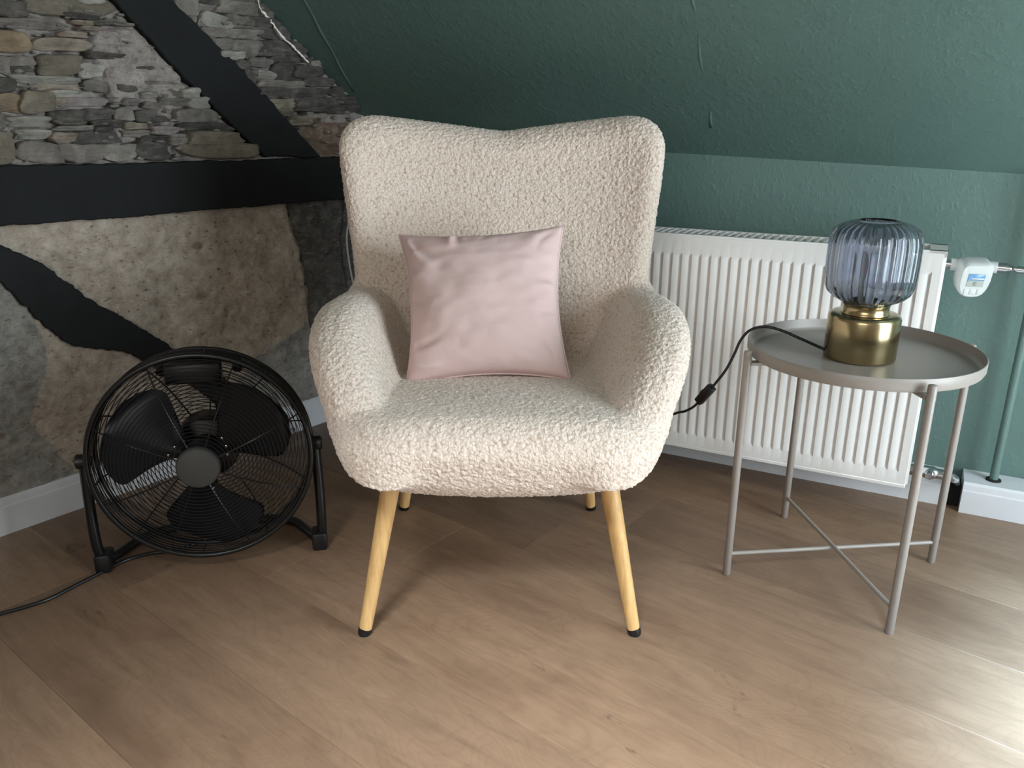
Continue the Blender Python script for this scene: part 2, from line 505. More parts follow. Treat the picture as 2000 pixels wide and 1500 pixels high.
M['bulb'] = simple('frosted_bulb', srgb(236, 238, 240), 0.3, bump=(50, 0.02, 0.001), **{'Subsurface Weight': 0.2})
M['pane'] = mat_glass('window_pane', (1, 1, 1))
M['grey_cable'] = simple('grey_cable', srgb(170, 172, 170), 0.5, bump=(50, 0.02, 0.001))
M['gap_shade_collar'] = simple('gap_shade_and_collar_black', srgb(20, 22, 22), 0.9)  # near black, for the painted shade of the pipe gap and the riser's collar

# ------------------------------------------------------------------ setting: floor with planks
NPL = NL                                       # planks run square to the gable wall
slab = bmesh.new()
_pts = [C + U * a + V * b for a, b in ((-0.3, -0.5), (ROOM_U + 0.3, -0.5), (ROOM_U + 0.3, ROOM_V + 0.3), (-0.3, ROOM_V + 0.3))]
_lo = [slab.verts.new(P3(p, -0.06)) for p in _pts]; _hi = [slab.verts.new(P3(p, -0.013)) for p in _pts]
slab.faces.new(_hi); slab.faces.new(list(reversed(_lo)))
for i in range(4): slab.faces.new((_lo[i], _lo[(i + 1) % 4], _hi[(i + 1) % 4], _hi[i]))
bmesh.ops.recalc_face_normals(slab, faces=slab.faces)
floor = structure(bm_obj('floor', slab, M['subfloor']), 'oak laminate floor of wide planks laid at an angle')
PW, PLEN = 0.2117, 1.28
row0 = 0.2613                                   # a joint seen in the photo
ends = {0: 1.09, 2: 0.795, 3: 0.62, 4: 0.438}   # row -> an end joint seen in the photo
clip = [(P3(C + NR * (WALL_OFF + 0.002)), P3(NR)), (P3(C + NL * 0.002), P3(NL)),
        (P3(C + U * ROOM_U), P3(-U)), (P3(C + V * ROOM_V), P3(-V))]
for row in range(-9, 19):
    w0 = row0 + (row - 1) * PW
    e0 = ends.get(row, 0.21 + 0.47 * ((row * 0.618) % 1.0) * 2.6)
    k0 = -int(math.ceil((e0 + 0.1) / PLEN)) - 1
    for k in range(k0, 5):
        s0 = e0 + k * PLEN; s1 = s0 + PLEN
        if s1 < -0.05 or s0 > 4.6: continue
        bm = bmesh.new()
        Mx = Matrix(((NPL[0], V[0], 0, C[0]), (NPL[1], V[1], 0, C[1]), (0, 0, 1, 0), (0, 0, 0, 1)))
        add_box(bm, (s0 + .0002, w0 + .0002, -0.012), (s1 - .0002, w0 + PW - .0002, 0.0), 0.0005, Mx, 1)
        for (pc, pn) in clip:
            g = list(bm.verts) + list(bm.edges) + list(bm.faces)
            r = bmesh.ops.bisect_plane(bm, geom=g, plane_co=Vector(pc), plane_no=Vector(pn), clear_inner=True)
            ed = [x for x in r['geom_cut'] if isinstance(x, bmesh.types.BMEdge)]
            if ed: bmesh.ops.edgeloop_fill(bm, edges=ed)
        if len(bm.faces) < 4: bm.free(); continue
        # local frame along the plank, so the grain follows it
        L0 = Matrix(((NPL[0], V[0], 0, C[0] + NPL[0] * s0 + V[0] * w0), (NPL[1], V[1], 0, C[1] + NPL[1] * s0 + V[1] * w0), (0, 0, 1, 0), (0, 0, 0, 1)))
        bmesh.ops.transform(bm, matrix=L0.inverted(), verts=bm.verts)
        bmesh.ops.recalc_face_normals(bm, faces=bm.faces)
        o = bm_obj('plank', bm, M['oak'], floor)
        o.matrix_world = L0

# ------------------------------------------------------------------ setting: green knee wall, sloping ceiling
K1, K2, A1 = on_right(1290, 297, WALL_OFF), on_right(2000, 340, WALL_OFF), on_left(520, 24)
kd = (K2 - K1) / np.dot((K2 - K1)[:2], U)           # per metre along the wall
def knee(t): return K1 + kd * (t - right_t(K1))
n_sl = np.cross(kd, A1 - K1); n_sl /= np.linalg.norm(n_sl)
if n_sl[2] > 0: n_sl = -n_sl                         # faces down into the room
up_sl = np.cross(kd / np.linalg.norm(kd), n_sl); up_sl /= np.linalg.norm(up_sl)
if up_sl[2] < 0: up_sl = -up_sl
def slope_up(t, z):
    k = knee(t); return k + up_sl * ((z - k[2]) / up_sl[2])
def grid_surface(fn, us, vs_):
    vv = [fn(a, b) for b in vs_ for a in us]
    n = len(us)
    ff = [(j * n + i, j * n + i + 1, (j + 1) * n + i + 1, (j + 1) * n + i) for j in range(len(vs_) - 1) for i in range(n - 1)]
    return np.array(vv), ff
ts = np.linspace(-0.25, ROOM_U + 0.1, 90)
vv, ff = grid_surface(lambda t, q: RW(t, WALL_OFF, 0) * (1 - q) + knee(t) * q, ts, np.linspace(0, 1, 24))
vv = vv + P3(NR) * (vnoise(vv, 3.0) * 0.003)[:, None] * (np.abs(vv[:, 2:3]) > 0.02) * (vv[:, 2:3] < 0.72)
wall_back = structure(mesh_obj('wall_back', vv, ff, M['green']), 'low dark green knee wall behind the radiator')
vv, ff = grid_surface(lambda t, z: slope_up(t, knee(t)[2] + z), ts, np.linspace(-0.03, CEIL - 0.7, 60))
_b = vnoise(vv, 2.6) * 0.002 + vnoise(vv + 5, 7.0) * 0.0008
# a raised paper seam running down the slope, and a crease beside the gable
_tt = (vv[:, :2] - C) @ U
s1a, s1b = hit(1352, 0, K1, n_sl), hit(1392, 250, K1, n_sl)
_ln = (s1b - s1a) / np.linalg.norm(s1b - s1a)
_d1 = np.linalg.norm(np.cross(vv - s1a, _ln), axis=1)
vv = vv + n_sl * (_b * np.clip((vv[:, 2] - 0.8) * 10, 0, 1))[:, None]
ceiling = structure(mesh_obj('ceiling', vv, ff, M['green']), 'dark green sloping attic ceiling with a bumpy texture')
bm = bmesh.new()
seam_pts = [s1a + (s1b - s1a) * q + n_sl * (-0.0062 + 0.0006 * math.sin(q * 9)) + np.array([0.004 * math.sin(q * 11), 0, 0]) for q in np.linspace(-0.6, 1, 24)]
add_tube(bm, seam_pts, [0.0085 * (1 - 0.25 * max(0, q)) for q in np.linspace(-0.6, 1, 24)], 24)
structure(bm_obj('seam', bm, M['green'], ceiling, True))
s2a, s2b = hit(592, 0, K1, n_sl), hit(690, 180, K1, n_sl)
bm = bmesh.new()
add_tube(bm, [s2a + (s2b - s2a) * q - n_sl * 0.0063 + np.array([0.002 * math.sin(q * 15), 0, 0]) for q in np.linspace(-1.5, 1, 26)], 0.0065, 24)
structure(bm_obj('seam', bm, M['green'], ceiling, True))
# flat ceiling and the walls behind the camera
top0, top1 = slope_up(-0.25, CEIL)[:2], slope_up(ROOM_U + 0.1, CEIL)[:2]
bm = bmesh.new()
q = [top0, top1, C + U * (ROOM_U + 0.1) + V * (ROOM_V + 0.1), C + U * -0.25 + V * (ROOM_V + 0.1)]
a = [bm.verts.new(P3(p, CEIL - 0.02)) for p in q]; b = [bm.verts.new(P3(p, CEIL + 0.05)) for p in q]
bm.faces.new(a); bm.faces.new(list(reversed(b)))
for i in range(4): bm.faces.new((a[i], b[i], b[(i + 1) % 4], a[(i + 1) % 4]))
bmesh.ops.recalc_face_normals(bm, faces=bm.faces)
structure(bm_obj('ceiling_flat', bm, M['white_wall']), 'flat cream ceiling above the slope')
def wall_with_window(name, origin, along, outward, length, a0, a1, z0, z1, wname, label):
    Mw = Matrix(((along[0], outward[0], 0, origin[0]), (along[1], outward[1], 0, origin[1]), (0, 0, 1, 0), (0, 0, 0, 1)))
    bm = bmesh.new()
    for lo, hi in (((-0.2, 0, 0), (a0, 0.12, CEIL)), ((a1, 0, 0), (length, 0.12, CEIL)), ((a0, 0, 0), (a1, 0.12, z0)), ((a0, 0, z1), (a1, 0.12, CEIL))):
        add_box(bm, lo, hi, 0, Mw)
    bmesh.ops.recalc_face_normals(bm, faces=bm.faces)
    structure(bm_obj(name, bm, M['white_wall']), label)
    win = bpy.data.objects.new(wname, None); COL.objects.link(win)
    structure(win, 'white framed window')
    am = (a0 + a1) / 2
    for lo, hi in (((a0, .02, z0), (a0 + .05, .055, z1)), ((a1 - .05, .02, z0), (a1, .055, z1)), ((a0, .02, z0), (a1, .055, z0 + .05)),
                   ((a0, .02, z1 - .05), (a1, .055, z1)), ((am - .03, .02, z0), (am + .03, .055, z1))):
        bm = bmesh.new(); add_box(bm, lo, hi, 0.003, Mw, 1)
        bm_obj('window_frame', bm, M['skirting'], win)
    bm = bmesh.new(); add_box(bm, (a0 - .04, -.07, z0 - .03), (a1 + .04, .0, z0), 0.004, Mw, 1)
    bm_obj('window_sill', bm, M['skirting'], win)
wall_with_window('wall_right', C + U * ROOM_U, V, U, ROOM_V + 0.1, WIN1['v0'], WIN1['v1'], WIN1['z0'], WIN1['z1'], 'window_1', 'cream end wall with a tall window')
wall_with_window('wall_front', C + V * ROOM_V, U, V, ROOM_U + 0.1, WIN2['u0'], WIN2['u1'], WIN2['z0'], WIN2['z1'], 'window_2', 'cream wall with a wide window behind the viewer')

for n_, (x_, y_, sx_, sy_, *_r) in enumerate(ROOF_WINDOWS):
    _rw = bpy.data.objects.new('window_%d' % (3 + n_), None); COL.objects.link(_rw); structure(_rw, 'white framed roof window in the flat ceiling')
    hx, hy = sx_ / 2 + .01, sy_ / 2 + .01
    for lo, hi in (((-hx - .06, -hy - .06), (-hx, hy + .06)), ((hx, -hy - .06), (hx + .06, hy + .06)), ((-hx, -hy - .06), (hx, -hy)), ((-hx, hy), (hx, hy + .06))):
        bm = bmesh.new(); add_box(bm, (x_ + lo[0], y_ + lo[1], CEIL - .06), (x_ + hi[0], y_ + hi[1], CEIL - .02), .004, None, 1)
        bm_obj('window_frame', bm, M['skirting'], _rw)

# ------------------------------------------------------------------ setting: gable wall of stone, clay and timber
def inpoly(t, z, poly):
    c = np.zeros(len(t), bool)
    j = len(poly) - 1
    for i in range(len(poly)):
        (xi, yi), (xj, yj) = poly[i], poly[j]
        m = ((yi > z) != (yj > z)) & (t < (xj - xi) * (z - yi) / ((yj - yi) + 1e-12) + xi)
        c ^= m
        j = i
    return c
def px_poly(pts): return [left_tz(*p) for p in pts]
STEP = 0.006
gt = np.arange(-0.12, ROOM_V + 0.1, STEP); gt = gt[gt < 1.75]
gz = np.arange(0.0, 1.62, STEP)
T, Z = np.meshgrid(gt, gz)
Tf, Zf = T.ravel(), Z.ravel()
pts = np.stack([C[0] + V[0] * Tf, C[1] + V[1] * Tf, Zf], -1)
aniso = pts * np.array([1, 1, 2.4])
lump = vnoise(pts, 9) * 0.005 + vnoise(pts + 3, 22) * 0.0045 + vnoise(pts + 9, 55) * 0.0035 + vnoise(pts * np.array([1, 1, 1.6]) + 4, 95) * 0.0022
crev = np.clip(vnoise(aniso + 11, 26) - 0.05, 0, 1) * 0.035 * np.clip((Zf - 0.79) * 80, 0, 1)
upper = Zf > 0.80
bedded = inpoly(Tf, Zf, px_poly([(186, 56), (262, 58), (350, 150), (372, 205), (330, 215), (280, 200), (225, 205), (205, 150), (176, 104)]))
lump = np.where(upper, lump * 1.3 + np.where(bedded, 0.008, -0.007) - crev * np.where(bedded, 0.5, 1.0), lump * 1.0 - 0.002)
crack = px_poly([(566, 395), (575, 440), (592, 490), (603, 560), (612, 640), (622, 700)])
dcr = np.full(len(Tf), 9.0)
for (a, b) in zip(crack[:-1], crack[1:]):
    a, b = np.array(a), np.array(b); ab = b - a
    s_ = np.clip(((Tf - a[0]) * ab[0] + (Zf - a[1]) * ab[1]) / (ab @ ab), 0, 1)
    dcr = np.minimum(dcr, np.hypot(Tf - a[0] - s_ * ab[0], Zf - a[1] - s_ * ab[1]))
lump -= 0.016 * np.exp(-(dcr / 0.007) ** 2)
pts3 = pts + P3(NL) * lump[:, None]
nt = len(gt)
ii, jj = np.meshgrid(np.arange(nt - 1), np.arange(len(gz) - 1))
ii, jj = ii.ravel(), jj.ravel()
quads = np.stack([jj * nt + ii, (jj + 1) * nt + ii, (jj + 1) * nt + ii + 1, jj * nt + ii + 1], -1)
wall_left = quads_obj('wall_left', pts3, quads, M['gable'])
def soft(mask, n=3):
    m = mask.reshape(T.shape).astype(float)
    for _ in range(n):
        p_ = np.pad(m, 1, mode='edge')
        m = (p_[:-2, 1:-1] + p_[2:, 1:-1] + p_[1:-1, :-2] + p_[1:-1, 2:] + p_[1:-1, 1:-1]) / 5
    return m.ravel()
low = Zf < 0.795
strip = list(crack) + px_poly([(616, 760)]) + [(-0.2, 0.2), (-0.2, 0.8), (crack[0][0], 0.8)]
z_dark = soft(inpoly(Tf, Zf, strip) & low, 1)
z_grey = soft(inpoly(Tf, Zf, px_poly([(640, 600), (570, 655), (490, 705), (440, 790), (460, 850), (720, 900), (720, 600)])) & low, 4)
z_grey = np.maximum(z_grey, soft(low & inpoly(Tf, Zf, px_poly([(-400, 540), (40, 540), (95, 700), (60, 830), (130, 900), (200, 990), (-400, 1300)])), 6))
z_brown = soft(inpoly(Tf, Zf, px_poly([(545, 230), (600, 222), (640, 240), (760, 232), (760, 330), (490, 330), (600, 300)])), 2)
zone = wall_left.data.color_attributes.new('zone', 'FLOAT_COLOR', 'POINT')
zone.data.foreach_set('color', np.stack([z_grey, z_dark, z_brown, low.astype(float)], -1).astype(np.float32).ravel())
wall_left.data.update()
structure(wall_left, 'exposed gable wall of rubble stone, straw clay and black timbers')
# the rest of the gable wall towards the camera side and above
bm = bmesh.new()
Ml = Matrix(((V[0], NL[0], 0, C[0]), (V[1], NL[1], 0, C[1]), (0, 0, 1, 0), (0, 0, 0, 1)))
add_box(bm, (1.73, -0.1, 0), (ROOM_V + 0.1, 0.0, CEIL), 0, Ml)
add_box(bm, (-0.15, -0.12, 1.60), (1.73, -0.006, CEIL), 0, Ml)
add_box(bm, (-0.15, -0.14, 0), (1.73, -0.05, 1.6), 0, Ml)
bmesh.ops.recalc_face_normals(bm, faces=bm.faces)
structure(bm_obj('infill', bm, M['clay'], wall_left))

def timber(name, outline, depth, label, subdiv=0.02, rough=0.003):
    """outline in (t,z) on the gable wall, extruded into the room with a worn edge"""
    poly = []
    for (a, b) in zip(outline, outline[1:] + outline[:1]):
        a, b = np.array(a), np.array(b)
        n = max(1, int(np.linalg.norm(b - a) / subdiv))
        for k in range(n):
            poly.append(a + (b - a) * k / n)
    poly = np.array(poly)
    cen = poly.mean(0)
    q = np.c_[poly, np.zeros(len(poly))]
    poly = poly + np.stack([vnoise(q, 35), vnoise(q + 7, 35)], -1) * rough + np.stack([vnoise(q, 9), vnoise(q + 7, 9)], -1) * rough
    poly = poly + np.stack([vnoise(q, 130), vnoise(q + 7, 130)], -1) * rough * 0.9
    bm = bmesh.new()
    def ring(inset, off):
        out = []
        n = len(poly)
        for i in range(n):
            e = poly[(i + 4) % n] - poly[i - 4]
            nr = np.array([-e[1], e[0]]) / (np.linalg.norm(e) + 1e-9)
            if area < 0: nr = -nr
            p = poly[i] + nr * inset
            out.append(bm.verts.new(LW(p[0], off, p[1])))
        return out
    area = 0.5 * sum(poly[i - 1][0] * poly[i][1] - poly[i][0] * poly[i - 1][1] for i in range(len(poly)))
    r0, r1, r2 = ring(0, -0.03), ring(0, depth - 0.003), ring(0.0025, depth)
    n = len(poly)
    for A, B in ((r0, r1), (r1, r2)):
        for i in range(n): bm.faces.new((A[i], A[(i + 1) % n], B[(i + 1) % n], B[i]))
    tri_ = mathutils.geometry.tessellate_polygon([[v.co.copy() for v in r2]])
    for t3 in tri_:
        try: bm.faces.new([r2[i] for i in t3])
        except ValueError: pass
    bmesh.ops.recalc_face_normals(bm, faces=bm.faces)
    o = bm_obj(name, bm, M['timber'], wall_left, angle=25)
    o['label'] = label
    return o
bT, bB = [left_tz(0, 323), left_tz(690, 305)], [left_tz(690, 386), left_tz(0, 440)]
def ext(a, b, q): a, b = np.array(a), np.array(b); return tuple(b + (b - a) * q)
timber('tie_beam', [ext(bT[1], bT[0], 0.7), bT[0], left_tz(300, 317), bT[1], ext(bT[0], bT[1], 0.18), ext(bB[1], bB[0], 0.18), bB[0], left_tz(230, 424), bB[1], ext(bB[0], bB[1], 0.7)], 0.022, 'black horizontal timber beam', subdiv=0.01, rough=0.0014)
d0, d1 = left_tz(212, 0), left_tz(328, 0)
e0_, e1_ = left_tz(512, 306), left_tz(620, 306)
timber('brace', [ext(e0_, d0, 0.9), d0, left_tz(345, 145), left_tz(435, 232), e0_, e1_, left_tz(480, 150), d1, ext(e1_, d1, 0.9)], 0.018, 'black diagonal timber brace above the beam', subdiv=0.008, rough=0.0020)
timber('brace', [left_tz(-160, 395), left_tz(0, 480), left_tz(70, 510), left_tz(200, 598), left_tz(345, 684), left_tz(430, 735), left_tz(560, 810), left_tz(600, 880), left_tz(480, 830), left_tz(380, 760), left_tz(280, 703), left_tz(237, 683), left_tz(140, 675), left_tz(85, 632), left_tz(0, 556), left_tz(-160, 470)], 0.012, 'black ragged timber brace below the beam', subdiv=0.006, rough=0.0032)

# stones: boxes picked on the photograph (x0, y0, x1, y1, kind); one dark box is a mortar hollow, its shade drawn as a stone
STONES = '''40 -14 216 30 olive|148 -16 192 10 pale|-14 2 46 35 dark|-16 36 124 58 grey|122 27 188 39 dark|134 41 176 50 tan|178 40 216 49 grey|214 44 256 52 grey
150 52 192 60 tan|190 53 222 62 mauve|-14 62 56 104 ochre|62 74 172 101 tan|108 62 162 74 tan|84 66 112 74 grey|12 110 66 130 grey|18 129 62 147 dark|-14 108 16 146 grey
70 107 154 151 olive|146 123 196 153 pale|18 148 152 166 pale|58 165 152 179 tan|158 157 212 179 grey|-14 152 24 180 dark|-14 181 44 221 ochre|34 177 102 223 olive|88 176 166 191 pale
108 189 204 208 mauve|88 192 128 213 tan|10 227 90 248 pale|96 214 158 245 dark|154 212 218 236 dark|220 211 260 236 grey|174 234 242 251 dark|104 245 182 256 grey|180 247 216 258 dark
28 252 98 273 pale|96 257 144 281 tan|141 255 232 282 dark|-14 255 24 322 olive|28 276 114 319 grey|108 280 197 316 grey|194 280 264 315 grey|-14 222 12 254 grey
262 276 324 313 dark|272 264 326 276 dark|354 279 500 309 olive|366 256 464 285 olive|346 239 449 262 dark|342 211 427 241 grey|362 190 402 213 pale|348 172 384 194 pale
262 214 302 238 dark|294 227 320 238 dark|288 246 347 263 mauve|238 239 284 253 olive|236 254 292 268 grey|298 174 352 191 grey|308 191 372 207 grey|280 159 352 173 grey|326 268 360 284 grey
164 103 236 116 dark|260 130 296 146 dark|226 166 262 180 dark|268 180 300 192 pale|236 192 268 206 mauve|276 200 310 212 grey
336 -12 382 36 grey|380 8 424 26 grey|376 -14 452 10 dark|388 27 452 56 pale|438 30 488 56 grey|420 4 518 32 grey|464 34 536 54 dark|394 54 446 73 grey|412 74 448 98 grey
434 76 504 113 grey|426 100 474 117 pale|444 56 510 77 grey|498 46 566 80 dark|494 78 588 112 dark|458 117 482 137 dark|474 134 498 163 dark|494 137 534 158 pale|498 156 558 173 grey
482 114 532 132 grey|528 122 594 162 dark|528 110 606 122 dark|554 158 594 176 grey|568 128 628 152 dark|556 172 642 192 dark|588 150 646 170 dark|522 192 584 213 olive|540 211 570 228 olive
574 190 656 209 dark|618 204 700 222 dark|572 208 634 218 dark|498 171 562 192 dark|604 118 640 132 grey|640 170 690 188 dark|560 226 600 246 olive
440 -14 500 6 grey|486 8 540 24 dark|512 24 552 38 grey|640 188 700 204 dark|384 38 402 58 grey|350 30 380 60 grey|372 62 400 86 grey|400 92 428 112 pale|446 140 470 160 grey'''
def add_stone(x0, y0, x1, y1, kind, idx):
    a, b = left_tz(x0, (y0 + y1) / 2), left_tz(x1, (y0 + y1) / 2)
    c_, d = left_tz((x0 + x1) / 2, y0), left_tz((x0 + x1) / 2, y1)
    ct_, cz_ = (c_[0] + d[0]) / 2, (c_[1] + d[1]) / 2
    ct_ = (a[0] + b[0]) / 2
    stone_at(ct_, cz_, abs(a[0] - b[0]) / 2 * 0.99, abs(c_[1] - d[1]) / 2 * 0.97, kind, idx)
def stone_at(ct_, cz_, hw, hh, kind, idx):
    r_ = random.Random(idx * 13 + 5)
    n = 18
    out = []
    ph = [r_.uniform(0, 6.28) for _ in range(3)]
    pw = r_.uniform(3.5, 9.0)
    sk = r_.uniform(-0.12, 0.12)
    for k in range(n):
        th = 2 * math.pi * k / n
        cx, cy = math.cos(th), math.sin(th)
        s_ = (abs(cx) ** pw + abs(cy) ** pw) ** (-1 / pw)
        s_ *= 1 + 0.06 * math.sin(2 * th + ph[0]) + 0.07 * math.sin(3 * th + ph[1]) + 0.06 * math.sin(5 * th + ph[2]) + r_.uniform(-.07, .05)
        out.append((cx * s_ * hw, cy * s_ * hh + sk * cx * s_ * hh))
    prot = r_.uniform(0.004, 0.021) + (0.003 if kind in ('olive', 'tan', 'pale') else 0)
    tilt = (r_.uniform(-.006, .006), r_.uniform(.000, .009))
    rings = ((1.06, -0.025), (1.04, prot * 0.4), (1.0, prot * 0.86), (0.90, prot * 1.0), (0.5, prot * 1.02))
    vs_, fs = [], []
    for (sc_, of) in rings:
        for (x, y) in out:
            o_ = of + (r_.uniform(-.0022, .0022) if of > 0 else 0) + (tilt[0] * x / hw + tilt[1] * y / hh if of > 0 else 0)
            vs_.append(LW(ct_ + x * sc_, o_, cz_ + y * sc_))
    vs_.append(LW(ct_, prot * 1.05, cz_))
    for q in range(len(rings) - 1):
        for k in range(n):
            fs.append((q * n + k, q * n + (k + 1) % n, (q + 1) * n + (k + 1) % n, (q + 1) * n + k))
    last = (len(rings) - 1) * n
    for k in range(n): fs.append((last + k, last + (k + 1) % n, last + n))
    bm = bmesh.new()
    bv = [bm.verts.new(v) for v in vs_]
    for f_ in fs: bm.faces.new([bv[i] for i in f_])
    bmesh.ops.recalc_face_normals(bm, faces=bm.faces)
    bm_obj('stone', bm, M['st_' + kind], wall_left, angle=62)
_i = 0
for line in STONES.replace('\n', '|').split('|'):
    x0, y0, x1, y1, kd_ = line.split()
    add_stone(float(x0), float(y0), float(x1), float(y1), kd_, _i); _i += 1
# the same masonry goes on past the edge of the photograph
_z = left_tz(0, 300)[1] + 0.01
while _z < 1.5:
    _t = left_tz(-16, 160)[0] + 0.05 + random.uniform(0, .03)
    _h = random.uniform(.014, .024)
    while _t < 1.52:
        _w = random.uniform(.03, .065)
        stone_at(_t + _w, _z + _h, _w, _h * random.uniform(.85, 1), random.choice(['grey', 'dark', 'olive', 'tan', 'pale', 'grey', 'mauve']), _i); _i += 1
        _t += 2 * _w + .006
    _z += 2 * _h + .004
# loose stone chips bedded in the mortar: too many to pick one by one
bm = bmesh.new()
for k in range(420):
    px_, py_ = random.uniform(-60, 690), random.uniform(-40, 315)
    t_, z_ = left_tz(px_, py_)
    w_, h_ = random.uniform(.004, .016), random.uniform(.002, .005)
    o_ = random.uniform(-0.004, 0.004)
    n_ = 7
    base = [bm.verts.new(LW(t_ + w_ * math.cos(2 * math.pi * q / n_) * random.uniform(.8, 1.2), o_ - .008, z_ + h_ * math.sin(2 * math.pi * q / n_) * random.uniform(.8, 1.2))) for q in range(n_)]
    topv = [bm.verts.new(Vector(LW(t_, 0, z_)).lerp(v.co, 0.8) + Vector(P3(NL * (o_ * .2 + random.uniform(.005, .010) + .008 * .8), 0))) for v in base]
    for q in range(n_): bm.faces.new((base[q], base[(q + 1) % n_], topv[(q + 1) % n_], topv[q]))
    bm.faces.new(topv)
bmesh.ops.recalc_face_normals(bm, faces=bm.faces)
chips = bm_obj('stone_chips', bm, M['st_grey'], wall_left)
chips['kind'] = 'stuff'

# bare plaster edge where the slope meets the stones
bm = bmesh.new()
edge_px = [(500, -40), (506, 8), (516, 24), (528, 38), (536, 48), (548, 66), (560, 78), (575, 92), (590, 108), (603, 120)]
pp = catmull([on_left(x, y, 0.026) for x, y in edge_px], 5)
add_tube(bm, [p + n_sl * 0.002 + np.array([random.uniform(-.0015, .0015) for _ in range(3)]) for p in pp], [random.uniform(.0018, .0042) if k > 8 else .0014 for k in range(len(pp))], 6)
structure(bm_obj('plaster_edge', bm, M['plaster_edge'], wall_left, True))

# skirting boards
def skirting(name, Mx, a0, a1, z1, d0, d1, label=None):
    prof = [(d0, 0.0), (d1, 0.0), (d1, z1 - 0.022), (d1 - 0.002, z1 - 0.018), (d1 - 0.003, z1 - 0.006), (d1 - 0.007, z1), (d0, z1)]
    bm = bmesh.new()
    A = [bm.verts.new(Mx @ Vector((a0, d, z))) for d, z in prof]; B = [bm.verts.new(Mx @ Vector((a1, d, z))) for d, z in prof]
    n = len(prof)
    for i in range(n): bm.faces.new((A[i], A[(i + 1) % n], B[(i + 1) % n], B[i]))
    bm.faces.new(A); bm.faces.new(list(reversed(B)))
    bmesh.ops.recalc_face_normals(bm, faces=bm.faces)
    return structure(bm_obj(name, bm, M['skirting']), label)
Mr = Matrix(((U[0], NR[0], 0, C[0]), (U[1], NR[1], 0, C[1]), (0, 0, 1, 0), (0, 0, 0, 1)))
skirting('baseboard_left', Ml, -0.02, ROOM_V, 0.087, -0.01, 0.012, 'white skirting board under the stone gable wall')
skirting('baseboard_back', Mr, 0.02, 1.672, 0.072, WALL_OFF, 0.0, 'white skirting board below the radiator')
skirting('baseboard_right', Mr, 1.706, ROOM_U, 0.078, WALL_OFF, 0.020, 'white boxed skirting in the corner beside the radiator pipes')
bm = bmesh.new(); add_box(bm, (1.672, WALL_OFF + .002, 0.0), (1.706, -0.012, 0.05), 0, Mr)  # solid block whose near-black colour stands for the shade in the gap
structure(bm_obj('gap_shade_1', bm, M['gap_shade_collar']), 'near-black filler painting the shade in the skirting gap where the pipe goes down')

# ------------------------------------------------------------------ armchair (blended solid, split into parts)
CX = -0.022
def smax(a, b, k): h = np.clip(0.5 - 0.5 * (b - a) / k, 0, 1); return b + (a - b) * h + k * h * (1 - h)
def smin(a, b, k): return -smax(-a, -b, k)
def sstep(a, b, x): x = np.clip((x - a) / (b - a), 0, 1); return x * x * (3 - 2 * x)
def rext(d2, h, r):
    a, b = d2 + r, h + r
    return np.minimum(np.maximum(a, b), 0) + np.sqrt(np.maximum(a, 0) ** 2 + np.maximum(b, 0) ** 2) - r
def sd_seat(X, Y, Z):
    r = 0.135
    qx, qy = np.abs(X) - (0.286 - r), np.abs(Y - 1.465) - (0.308 - r)
    d2 = np.minimum(np.maximum(qx, qy), 0) + np.hypot(np.maximum(qx, 0), np.maximum(qy, 0)) - r
    d2 = d2 + 0.03 * (1 - sstep(0.28, 0.40, Z))
    zc = 0.344 + 0.012 * (1 - (X / 0.3) ** 2) - 0.03 * sstep(1.25, 1.7, Y)
    return rext(d2, np.abs(Z - zc) - 0.086, 0.064)
def sd_arm(X, Y, Z):
    ax = np.abs(X)
    fr = (-(Y - 1.205) * 0.80 + (Z - 0.40) * 0.60)         # slanting front edge
    d2 = smax(Z - (0.570 - 0.012 * sstep(1.45, 1.7, Y)), fr, 0.13)
    d2 = np.maximum(np.maximum(d2, Y - 1.80), 0.33 - Z)
    xm = 0.226 + 0.074 * sstep(0.34, 0.57, Z) - 0.45 * np.maximum(0, 1.40 - Y) ** 2 - 0.30 * np.maximum(0, Y - 1.50) ** 2
    return rext(d2, np.abs(ax - xm) * 0.95 - 0.053, 0.047)
def sd_back(X, Y, Z):
    ax = np.abs(X)
    w = 0.312 + 0.036 * sstep(0.5, 0.9, Z)
    zt = 0.872 + 0.032 * np.clip((np.sqrt(ax ** 2 + 0.02 ** 2) - 0.02) / 0.25, 0, 1) ** 0.9
    d2 = smax(ax - w, Z - zt, 0.075)
    d2 = np.maximum(d2, 0.31 - Z)
    ym = 1.722 + 0.30 * (Z - 0.42) - 0.065 * (ax / 0.33) ** 3
    return rext(d2, np.abs(Y - ym) * 0.94 - 0.052, 0.047)
def sd_chair(P, split=False):
    X, Y, Z = P[..., 0] - CX, P[..., 1], P[..., 2]
    s, a, b = sd_seat(X, Y, Z), sd_arm(X, Y, Z), sd_back(X, Y, Z)
    if split: return np.stack([s, a, b], -1)
    front = 1 - sstep(1.17, 1.27, Y)
    outer = sstep(0.25, 0.31, np.abs(X))
    k = 0.006 + 0.050 * np.maximum(front, outer * 0.8)
    d = smin(s, a, k)
    d = smin(d, b, 0.009 + 0.02 * outer)
    return smax(d, 0.262 + 0.8 * np.abs(X) ** 2 - Z, 0.085)
